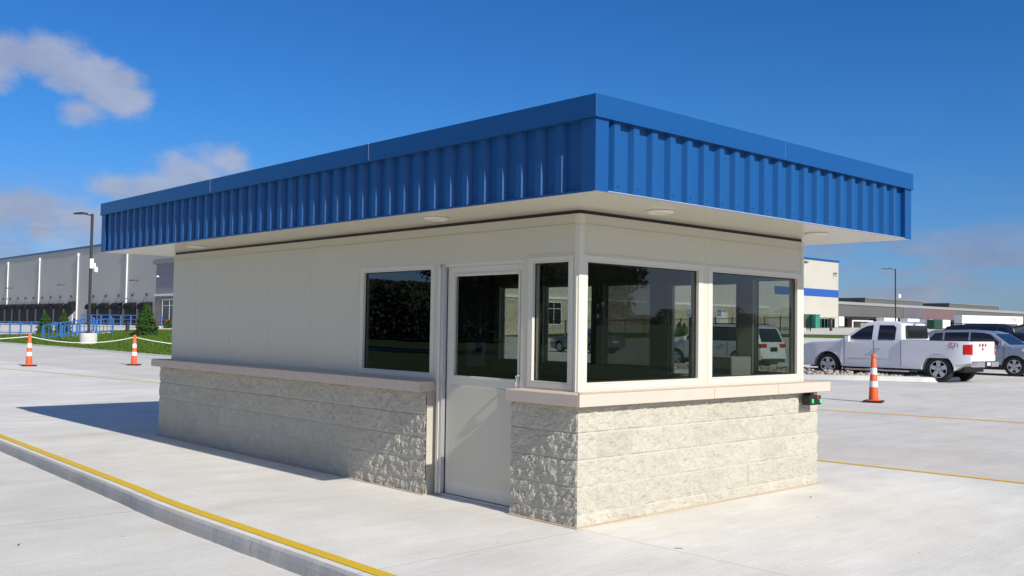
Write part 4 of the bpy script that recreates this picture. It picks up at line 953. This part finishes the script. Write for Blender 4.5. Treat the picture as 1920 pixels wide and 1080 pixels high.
# gravel island in front of the pickup
edge_n = [ongz(px, py, .1) for px, py in ((1180, 692), (1265, 694), (1394, 698), (1505, 704.5), (1640, 706.5), (1720, 709), (1748, 709.5))]
edge_f = [ongz(px, py, .1) for px, py in ((1180, 683), (1265, 684), (1394, 688), (1505, 692), (1640, 698.5), (1720, 703), (1750, 706.5))]
mb = MB()
for (a, b) in zip(edge_n, edge_f): mb.v += [(*a, .11), (*b, .11)]
for i in range(len(edge_n)-1): mb.f.append((2*i, 2*i+2, 2*i+3, 2*i+1))
struct(mb.build('island_bed', M['rock1'], fix=False))
mb = MB(); c = [np.array(q) for q in edge_n]+[np.array(edge_n[-1])*.5+np.array(edge_f[-1])*.5+np.array([.35, -.3])]+[np.array(q) for q in edge_f[::-1]]
cen = sum(c)/len(c); full = c
off = []
for i, p in enumerate(full):
    a = full[i-1] if i else full[0]; b = full[(i+1) % len(full)]; d = b-a; d = d/(np.linalg.norm(d)+1e-9); nn = np.array([d[1], -d[0]]); off.append(nn)
for p, nn in zip(full, off):
    for w, z in ((0, .115), (.04, .15), (.30, .15), (.36, .13), (.40, .0), (.95, .006)): q = p+nn*w; mb.v.append((q[0], q[1], z))
for i in range(len(full)):
    j = (i+1) % len(full)
    for k in range(5): mb.f.append((6*i+k, 6*i+k+1, 6*j+k+1, 6*j+k))
struct(mb.build('island_kerb', M['planter'], smooth=50))
# stones
ico = bmesh.new(); bmesh.ops.create_icosphere(ico, subdivisions=1, radius=1); iv = np.array([v.co[:] for v in ico.verts]); if_ = np.array([[v.index for v in f.verts] for f in ico.faces]); ico.free()
VV = []; FF = []; base = 0
for k in range(3600):
    s = random.random()*(len(edge_n)-1); i = int(s); u = s-i; t_ = random.random()
    p = (np.array(edge_n[i])*(1-u)+np.array(edge_n[i+1])*u)*(1-t_)+(np.array(edge_f[i])*(1-u)+np.array(edge_f[i+1])*u)*t_
    sc = np.array([.05, .04, .03])*(.6+random.random()*1.0); a = random.random()*6.28; ca, sa = math.cos(a), math.sin(a)
    v = iv*sc*(1+.15*rng.normal(size=(len(iv), 1))); v = np.stack([v[:, 0]*ca-v[:, 1]*sa, v[:, 0]*sa+v[:, 1]*ca, v[:, 2]], 1)+np.array([p[0], p[1], .13+.10*random.random()*math.sin(PI*t_)])
    VV.append(v); FF.append(if_+base); base += len(v)
gv = np_mesh('gravel', np.concatenate(VV), np.concatenate(FF), M['rock1']); tag(gv, 'bed of tan river stones in front of the parked pickup truck', 'gravel', kind='stuff')

# ------------------------------------------------------------------ vehicles
def vehicle(name, label, cat, loc, rz, paint, prof, wheels, wr, Wd, belt, roofz, tum=.80, sill=.28, wins=(), shields=(), group=None, extra=None, spokes=5, archr=None):
    t = thing(name, label, cat, loc, rz, group); hw = Wd/2; xmin = min(p[0] for p in prof); xmax = max(p[0] for p in prof)
    ar = archr or wr*1.2
    def defo(x, y, z):
        k = 1.0
        if z > belt: k -= (1-tum)*min((z-belt)/(roofz-belt), 1)**1.15
        if z < .55: k -= .05*((.55-z)/.4)**1.5 if z < .55 else 0
        e = max((x-(xmax-.75))/.75, ((xmin+.55)-x)/.55*.8, 0); k -= .15*min(e, 1)**2
        return (x, y*k, z)
    def dmesh(poly, y0, y1, nm, m, par, cut=.16, smooth=32, bevel=0):
        mb = MB(); mb.prism(poly, y0, y1, 'y'); bm = bmesh.new(); vs = [bm.verts.new(v) for v in mb.v]
        for f in mb.f: bm.faces.new([vs[k] for k in f])
        bmesh.ops.recalc_face_normals(bm, faces=bm.faces)
        if bevel: bmesh.ops.bevel(bm, geom=[e for e in bm.edges if abs(e.verts[0].co.y-e.verts[1].co.y) < 1e-5 and abs(e.verts[0].co.y) > .3 and min(e.verts[0].co.z, e.verts[1].co.z) > sill+.25 and not any(math.hypot(v.co.x-wx, v.co.z-wr*.92) < ar*1.12 for v in e.verts for wx in wheels)], offset=bevel, segments=3, profile=.6, affect='EDGES')
        bmesh.ops.triangulate(bm, faces=[f for f in bm.faces if len(f.verts) > 4])
        x = xmin+.1
        while x < xmax: bmesh.ops.bisect_plane(bm, geom=bm.verts[:]+bm.edges[:]+bm.faces[:], plane_co=(x, 0, 0), plane_no=(1, 0, 0)); x += cut*1.4
        z = sill+.1
        while z < roofz: bmesh.ops.bisect_plane(bm, geom=bm.verts[:]+bm.edges[:]+bm.faces[:], plane_co=(0, 0, z), plane_no=(0, 0, 1)); z += cut
        for v in bm.verts: v.co = defo(*v.co)
        me = bpy.data.meshes.new(nm); bm.to_mesh(me); bm.free(); me.materials.append(m)
        me.polygons.foreach_set('use_smooth', [True]*len(me.polygons)); me.set_sharp_from_angle(angle=math.radians(smooth))
        o = bpy.data.objects.new(nm, me); COL.objects.link(o); o.parent = par; return o
    poly = list(prof)     # from rear bottom over the top to front bottom; close underneath with the arches
    for wx in sorted(wheels, reverse=True):
        n = 14
        for i in range(n+1):
            a = PI*i/n; poly.append((wx+ar*math.cos(a), max(sill, wr*.92+ar*math.sin(a)*.98)))
    body = dmesh(poly, -hw, hw, 'body', paint, t, bevel=.055)
    mb = MB(); mb.box(xmin+.25, xmax-.3, -hw*.72, hw*.72, sill-.06, sill+.38); mb.build('underbody', M['black'], t)
    for wx in wheels:
        mb = MB(); mb.box(wx-ar*1.02, wx+ar*1.02, -hw*.70, hw*.70, sill, wr+ar*1.0); mb.build('wheel_well', M['black'], t)
    for wx in wheels:
        for s in (-1, 1):
            mb = MB(); w = .24; y = s*(hw-.03-w/2-.02)
            mb.lathe([(wr*.62, -w/2), (wr*.9, -w/2-.005), (wr, -w/2+.03), (wr, w/2-.03), (wr*.9, w/2+.005), (wr*.62, w/2)], (wx, y, wr), 32, 'y'); w_ = mb.build('wheel', M['rubber'], t, smooth=40)
            mb = MB(); yo = y+s*(w/2)
            mb.lathe([(wr*.66, 0), (wr*.66, s*.012), (wr*.60, s*.012), (wr*.585, -s*.05), (.02, -s*.06)], (wx, yo, wr), 32, 'y'); mb.build('rim', M['rim'], w_, smooth=40)
            mb = MB(); mb.lathe([(wr*.585, -s*.03), (wr*.585, -s*.026), (.01, -s*.026)], (wx, yo, wr), 28, 'y'); mb.build('rim_shadow', M['black'], w_)
            mb = MB()
            for q in range(spokes):
                a = 2*PI*q/spokes+.3; ca, sa = math.cos(a), math.sin(a); r0, r1 = wr*.10, wr*.61; w0, w1 = wr*.15, wr*.17
                P = []
                for r_, ww in ((r0, w0), (r1, w1)):
                    for yy in (-s*.024, s*.006):
                        for k in (-1, 1): P.append((wx+ca*r_-sa*ww*k, yo+yy, wr+sa*r_+ca*ww*k))
                mb.add(P, [(0, 1, 3, 2), (4, 6, 7, 5), (0, 4, 5, 1), (2, 3, 7, 6), (0, 2, 6, 4), (1, 5, 7, 3)])
            mb.lathe([(wr*.19, 0), (wr*.17, s*.012)], (wx, yo, wr), 16, 'y'); mb.build('spokes', M['rim'], w_)
    for poly_ in wins:
        for s in (-1, 1): dmesh(poly_, s*(hw+.006), s*(hw-.03), 'window', M['car_glass'], t, cut=.1)
    # sloped glass between two profile points
    for (pa, pb, wf) in shields:
        a = np.array(pa); b = np.array(pb); d = b-a; nn = np.array([-d[1], d[0]])/np.linalg.norm(d); 
        if nn[1] < 0: nn = -nn
        mb = MB(); n = 6
        for i in range(n+1):
            p = a+d*(.06+.88*i/n)+nn*.006
            for y in (-hw*wf, -hw*wf*.5, 0, hw*wf*.5, hw*wf): mb.v.append(defo(p[0], y, p[1]))
        for i in range(n):
            for k in range(4): mb.f.append((i*5+k, i*5+k+1, (i+1)*5+k+1, (i+1)*5+k))
        mb.build('windshield' if a[0]+b[0] > 0 else 'rear_window', M['car_glass'], t, smooth=60)
    def side(poly_, m, nm, o=.008, both=True, inn=.02):
        for s in ((-1, 1) if both else (1,)): r_ = dmesh(poly_, s*(hw+o), s*(hw-inn), nm, m, t)
        return r_
    def rbox(x0, x1, y0, y1, z0, z1, m, nm, par=None, bevel=.01):
        mb = MB(); mb.box(x0, x1, y0, y1, z0, z1); mb.v = [defo(*v) for v in mb.v]; return mb.build(nm, m, par or t, bevel=bevel)
    if extra: extra(t, side, rbox, hw, defo)
    return t
def rect(x0, x1, z0, z1): return [(x0, z0), (x1, z0), (x1, z1), (x0, z1)]
# --- pickup, origin at mid wheelbase; forward +x
def pickup_extra(t, side, rbox, hw, defo):
    # bed sides and tailgate
    side([(-2.82, .62), (-2.82, 1.20), (-2.75, 1.27), (-.72, 1.27), (-.72, .42), (-1.33, .42)]+[(-1.86+.50*math.cos(PI*i/14), .37+.50*math.sin(PI*i/14)) for i in range(15)]+[(-2.42, .55)], M['white_car'], 'bed_side', .035, inn=.10)
    rbox(-2.84, -2.77, -hw*.93, hw*.93, .66, 1.27, M['white_car'], 'tailgate')
    rbox(-2.85, -2.75, -hw*.9, hw*.9, 1.272, 1.29, M['black'], 'tailgate_cap'); side(rect(-2.75, -.74, 1.272, 1.288), M['black'], 'bed_rail_cap', -.004, inn=.06)
    rbox(-2.97, -2.80, -hw*1.0, hw*1.0, .50, .68, M['chrome'], 'rear_bumper', bevel=.03); rbox(-2.985, -2.965, -.25, .25, .50, .66, M['black'], 'plate_recess'); rbox(-2.99, -2.986, -.15, .15, .54, .64, M['clear_lens'], 'licence_plate')
    for s in (-1, 1): rbox(-2.86, -2.60, s*(hw*.93), s*(hw+.05), .84, 1.20, M['red_lens'], 'taillight', bevel=.05)
    for s in (-1, 1): rbox(-2.863, -2.858, s*(hw*.95), s*(hw-.03), .97, 1.05, M['clear_lens'], 'reversing_light', bevel=.0)
    for yy, m, zz in ((.32, 'red', 1.16), (.10, 'black', 1.16), (-.12, 'red', 1.16), (.10, 'red', 1.04)):
        mb = MB(); mb.lathe([(.05, 0), (.05, .006)], (0, 0, 0), 12); o = mb.build('tailgate_badge', M[m], t); o.location = (-2.849, yy, zz); o.rotation_euler = (0, -PI/2, 0)
    side(rect(-.62, 1.22, .40, .43), M['white_car'], 'rocker', .0); side([(-.50, .685), (1.05, .685), (1.05, .70), (-.50, .70)], M['chrome'], 'side_moulding', .010)
    side(rect(-.95, 1.2, .27, .32), M['alu'], 'running_board', .05, inn=.15)
    for x in (-.70, .20, 1.22): side([(x, .45), (x+.012, .45), (x+.012, 1.26), (x, 1.26)], M['black'], 'door_gap', .003)
    side(rect(-.02, .16, .965, 1.0), M['chrome'], 'door_handle', .03)
    side([(1.00, 1.19), (1.13, 1.19), (1.14, 1.36), (1.02, 1.38)], M['white_car'], 'side_mirror', .16, inn=-.02)
    side([(2.52, .90), (2.86, .84), (2.88, 1.02), (2.60, 1.09)], M['clear_lens'], 'headlight', .004); rbox(2.70, 2.98, -hw, hw, .42, .66, M['chrome'], 'front_bumper', bevel=.04)
    rbox(-.80, -.70, -.76, .76, 1.33, 1.74, M['car_glass'], 'rear_window'); rbox(-.76, -.72, -.12, .12, 1.80, 1.83, M['red_lens'], 'brake_light')
    for s in (-1, 1):
        text('decal', 'Z', .20, M['red'], t, (-2.36+s*.10, s*(hw+.04), 1.14), (PI/2, 0, 0 if s < 0 else PI), .004); text('decal', '71', .18, M['darkgrey'], t, (-2.36+s*.07*(-1), s*(hw+.04), 1.14), (PI/2, 0, 0 if s < 0 else PI), .004)
    side([(1.35, 1.0), (1.42, 1.0), (1.36, .50), (1.30, .50)], M['chrome'], 'fender_trim', .006)
pk_prof = [(-2.80, .66), (-2.80, .80), (-.74, .80), (-.74, 1.30), (-.66, 1.80), (-.50, 1.865), (.15, 1.875), (.52, 1.83), (1.28, 1.28), (1.45, 1.235), (2.35, 1.17), (2.72, 1.10), (2.86, 1.0), (2.92, .75), (2.88, .48), (2.78, .36)]
WBY = 11.75; RBY = 8.05
vehicle('pickup_truck', 'white extended cab pickup truck parked behind the stone bed, tailgate to the right', 'pickup truck', (24.55+.98, (WBY+RBY)/2, 0), PI/2, M['white_car'], pk_prof, (-1.86, 1.84), .40, 1.98, 1.24, 1.87, .80, .38,
        wins=([(.27, 1.27), (1.10, 1.27), (1.02, 1.36), (.66, 1.63), (.48, 1.71), (.27, 1.74)], [(-.50, 1.27), (.07, 1.27), (.07, 1.74), (-.40, 1.74), (-.50, 1.66)]),
        shields=(((1.28, 1.28), (.52, 1.83), .84),), extra=pickup_extra, spokes=5, archr=.50)
# --- generic SUV profile
def suv_prof(L, Hh, hood, belt, back=.32):
    f = L/2; return [(-f+.03, .40), (-f-.02, .62), (-f+.05, belt-.02), (-f+back, Hh-.12), (-f+back+.25, Hh-.02), (-.4, Hh), (.25, Hh-.04), (.62, Hh-.12), (1.25, belt+.04), (1.4, belt-.02), (f-.35, hood), (f-.08, hood-.14), (f, .62), (f-.04, .42), (f-.18, .28)]
def suv_wins(L, Hh, belt, back=.32):
    f = L/2; b0 = -f+back+.06
    return ([(b0-.10, belt+.06), (b0+.52, belt+.05), (b0+.52, Hh-.13), (b0+.22, Hh-.15)], [(b0+.60, belt+.05), (-.22, belt+.05), (-.22, Hh-.10), (b0+.60, Hh-.12)], [(-.14, belt+.05), (1.02, belt+.05), (.55, Hh-.17), (.30, Hh-.12), (-.14, Hh-.10)])
def suv_extra(L, Hh, belt, paint, rear_dark=False):
    def ex(t, side, rbox, hw, defo):
        f = L/2
        for s in (-1, 1): rbox(-f-.0, -f+.38, s*hw*.55, s*(hw+.012), belt-.20, belt-.05, M['red_lens'], 'taillight', bevel=.01)
        rbox(-f-.05, -f+.25, -hw*.98, hw*.98, .44, .60, paint, 'rear_bumper', bevel=.03); rbox(-f-.06, -f+.2, -hw*.9, hw*.9, .30, .42, M['black'], 'bumper_cladding', bevel=.02)
        rbox(-f-.035, -f-.01, -.26, .26, belt-.34, belt-.18, M['black'], 'licence_plate')
        side([(f-.75, hood_z(L, belt)-.16), (f-.12, hood_z(L, belt)-.26), (f-.10, hood_z(L, belt)-.14), (f-.6, hood_z(L, belt)-.04)], M['clear_lens'], 'headlight', .004)
        rbox(f-.03, f+.02, -hw*.6, hw*.6, .55, .80, M['black'], 'grille')
        for x in (-.98, -.18, 1.05): side([(x, .42), (x+.012, .42), (x+.012, belt), (x, belt)], M['black'], 'door_gap', .003)
        for x in (-.85, -.02): side(rect(x, x+.17, belt-.13, belt-.10), M['chrome'], 'door_handle', .028)
        side([(.92, belt+.03), (1.05, belt+.03), (1.05, belt+.17), (.95, belt+.19)], paint, 'side_mirror', .17, inn=-.02)
        side(rect(-f+.62, .4, Hh+.0, Hh+.03), M['black'], 'roof_rail', -.0, inn=.04)
        side(rect(-1.0, 1.0, .30, .40), M['black'], 'sill', .004)
    return ex
def hood_z(L, belt): return belt+.02
def suv(label, loc, rz, paint, L=4.8, Hh=1.74, Wd=1.92, wb=2.88, wr=.37, back=.32, name='suv', cat='suv', **k):
    belt = 1.06; return vehicle(name, label, cat, loc, rz, paint, suv_prof(L, Hh, belt-.02, belt, back), (-wb/2, wb/2+.02), wr, Wd, belt, Hh, .80, .27, wins=suv_wins(L, Hh, belt, back), shields=(((1.25, belt+.04), (.62, Hh-.12), .86), ((-L/2+.05, belt-.02), (-L/2+back, Hh-.12), .84)), extra=suv_extra(L, Hh, belt, paint), **k)
suv('white suv seen through the right front window of the booth', (26.0+.95, 17.75, 0), PI/2+.03, M['white_car'])
suv('silver blue suv parked right behind the white pickup truck', (31.45+.95, 9.75, 0), -PI/2, M['silver_car'], 4.75, 1.66, 1.88, 2.75, .36, .62)
s2 = suv('black suv with its rear hatch raised, mostly hidden behind the silver blue suv', (39.4, 13.2, H(39.4, 13.2)), PI/2+.06, M['navy_car'], 4.9, 1.88, 1.95, 2.9, .38)
ht_ = MB(); ht_.prism([(-2.15, 1.80), (-2.95, 1.98), (-3.15, 1.93), (-3.0, 1.90), (-2.15, 1.74)], -.72, .72, 'y'); hh_ = ht_.build('raised_hatch', M['navy_car'], s2, smooth=40)
ht_ = MB(); ht_.prism([(-2.35, 1.86), (-2.9, 1.985), (-2.9, 1.995), (-2.35, 1.87)], -.6, .6, 'y'); ht_.build('hatch_glass', M['car_glass'], hh_)
for s in (-1, 1): ht_ = MB(); ht_.tube([(-2.45, s*.6, 1.3), (-2.75, s*.68, 1.90)], .02, 6); ht_.build('gas_strut', M['black'], hh_)
# sedans
def sedan(label, loc, rz, paint, L=4.75, Hh=1.45, Wd=1.84):
    f = L/2; belt = .95
    prof = [(-f+.04, .36), (-f-.01, .60), (-f+.03, .92), (-f+.12, 1.02), (-f+.62, 1.05), (-.95, Hh-.06), (-.55, Hh), (.05, Hh-.01), (.40, Hh-.10), (1.22, .99), (1.9, .90), (f-.2, .78), (f, .60), (f-.05, .36), (f-.15, .24)]
    def ex(t, side, rbox, hw, defo):
        for s in (-1, 1): rbox(-f-.005, -f+.28, s*hw*.5, s*(hw+.008), .74, .92, M['red_lens'], 'taillight', bevel=.01)
        rbox(-f-.03, -f+.2, -hw*.97, hw*.97, .40, .62, paint, 'rear_bumper', bevel=.03); rbox(-f-.04, -f-.02, -.26, .26, .62, .74, M['white'], 'licence_plate')
        side([(f-.6, .66), (f-.1, .60), (f-.12, .72), (f-.55, .80)], M['clear_lens'], 'headlight', .004)
        for x in (-.72, .18, 1.08): side([(x, .36), (x+.012, .36), (x+.012, belt-.02), (x, belt-.02)], M['black'], 'door_gap', .003)
        for x in (-.5, .32): side(rect(x, x+.16, .80, .83), M['chrome'], 'door_handle', .028)
        side([(.85, belt+.03), (.97, belt+.03), (.97, belt+.14), (.88, belt+.15)], paint, 'side_mirror', .15, inn=-.02)
    return vehicle('sedan', label, 'car', loc, rz, paint, prof, (-1.38, 1.42), .33, Wd, belt, Hh, .78, .24,
                   wins=([(-1.30, 1.02), (-.62, 1.01), (-.62, Hh-.09), (-.85, Hh-.10)], [(-.56, 1.01), (.10, 1.01), (.10, Hh-.08), (-.56, Hh-.08)], [(.16, 1.01), (.95, 1.01), (.35, Hh-.17), (.16, Hh-.09)]),
                   shields=(((1.22, .99), (.40, Hh-.10), .86), ((-f+.62, 1.05), (-.95, Hh-.06), .84)), extra=ex)
x, y = at(1100, 58); sedan('grey sedan seen through the left front window and narrow side window of the booth', (x, y, H(x, y)), PI/2-.05, M['grey_car'])
x, y = at(1925, 41); sedan('black sedan at the right edge behind the silver blue suv', (x, y, H(x, y)), -PI/2, M['navy_car'], Hh=1.55)

for lab, cat, nm, (px, py), r, z0 in (('small curled brown leaf lying on the pavement right of the block base', 'leaf', 'fallen_leaf', (1520, 934), .013, 0), ('small brown leaf lying on the road at lower left', 'leaf', 'fallen_leaf', (35, 1024), .011, -.122), ('thin brown twig lying across the pavement joint before the booth', 'twig', 'twig', (1272, 1029), .03, 0)):
    x, y = ongz(px, py, z0); mb = MB()
    if nm == 'twig': mb.tube([(x-.022, y+.018, .004), (x, y, .005), (x+.022, y-.016, .004)], .002, 5)
    else: mb.add([(x-r, y, z0+.012), (x-r*.2, y-r*.6, z0+.004), (x+r, y, z0+.016), (x, y+r*.6, z0+.005), (x, y, z0+.018)], [(0, 1, 4), (1, 2, 4), (2, 3, 4), (3, 0, 4)])
    tag(mb.build(nm, M['bark'], fix=False), lab, cat)

# ------------------------------------------------------------------ trees that only the glass reflects
def big_tree(label, loc, ht, rad, seed, n=9000):
    t = thing('leafy_tree', label, 'tree', loc); c, cl = dtree_mesh(ht, rad, n, seed); v, f = leaves(c, .16); np_mesh('crown', v, f, M['leaf'], t)
    mb = MB(); mb.tube([(0, 0, -.2), (.1, 0, ht*.3), (0, .1, ht*.75)], [.22, .16, .05], 8)
    for q in cl[:12]: mb.tube([(0, 0, ht*.32), tuple(q*np.array([.5, .5, .8])), tuple(q)], [.09, .05, .02], 5)
    mb.build('trunk', M['bark'], t, smooth=60)
def refl_front(px, d):      # a point whose mirror image in the sunlit face stands in that column
    x, y = at(px, d); return x, 2*WI-y
def refl_left(px, d): x, y = at(px, d); return 2*WI-x, y
x, y = refl_front(1108, 46); big_tree('tall leafy tree mirrored in the left front window', (x, y, -.2), 8.6, 3.0, 5)
x, y = refl_left(1010, 60); big_tree('tall leafy tree mirrored in the narrow side window', (x, y, -.2), 11, 5.5, 8)
x, y = refl_left(900, 66); big_tree('tall leafy tree mirrored in the door glass', (x, y, -.2), 10.5, 5.5, 9)
C_ = []; r2 = np.random.default_rng(4)
def wood(p0, p1, hgt, depth, n):
    t_ = r2.random(n); j = r2.random(n); hh = hgt*(.72+.22*np.sin(t_*31+.7)+.12*np.sin(t_*83)); z = hh*(1-(1-r2.random(n))**1.5*.98); w = (r2.random(n)-.5)*depth
    d = np.array(p1)-np.array(p0); nn = np.array([-d[1], d[0]])/np.linalg.norm(d)
    C_.append(np.stack([p0[0]+d[0]*t_+nn[0]*w, p0[1]+d[1]*t_+nn[1]*w, z], 1))
wood(refl_left(560, 125), refl_left(1150, 105), 7.0, 14, 110000); wood(refl_front(1040, 260), refl_front(1560, 260), 7.2, 20, 30000)
c = np.concatenate(C_); v, f = leaves(c, .25); tl = np_mesh('treeline', v, f, M['leaf']); tag(tl, 'dark far-off wood mirrored in the booth glass', 'wood', kind='stuff')
# path through the field mirrored in the side windows
pth = [refl_left(px, 66+2*math.sin(px*.012)) for px in range(560, 1160, 40)]
mb = MB()
for i, p in enumerate(pth): mb.v += [(p[0], p[1], -.215), (p[0]-1.1, p[1]+.9, -.215)]
for i in range(len(pth)-1): mb.f.append((2*i, 2*i+1, 2*i+3, 2*i+2))
struct(mb.build('path', M['planter'], fix=False))
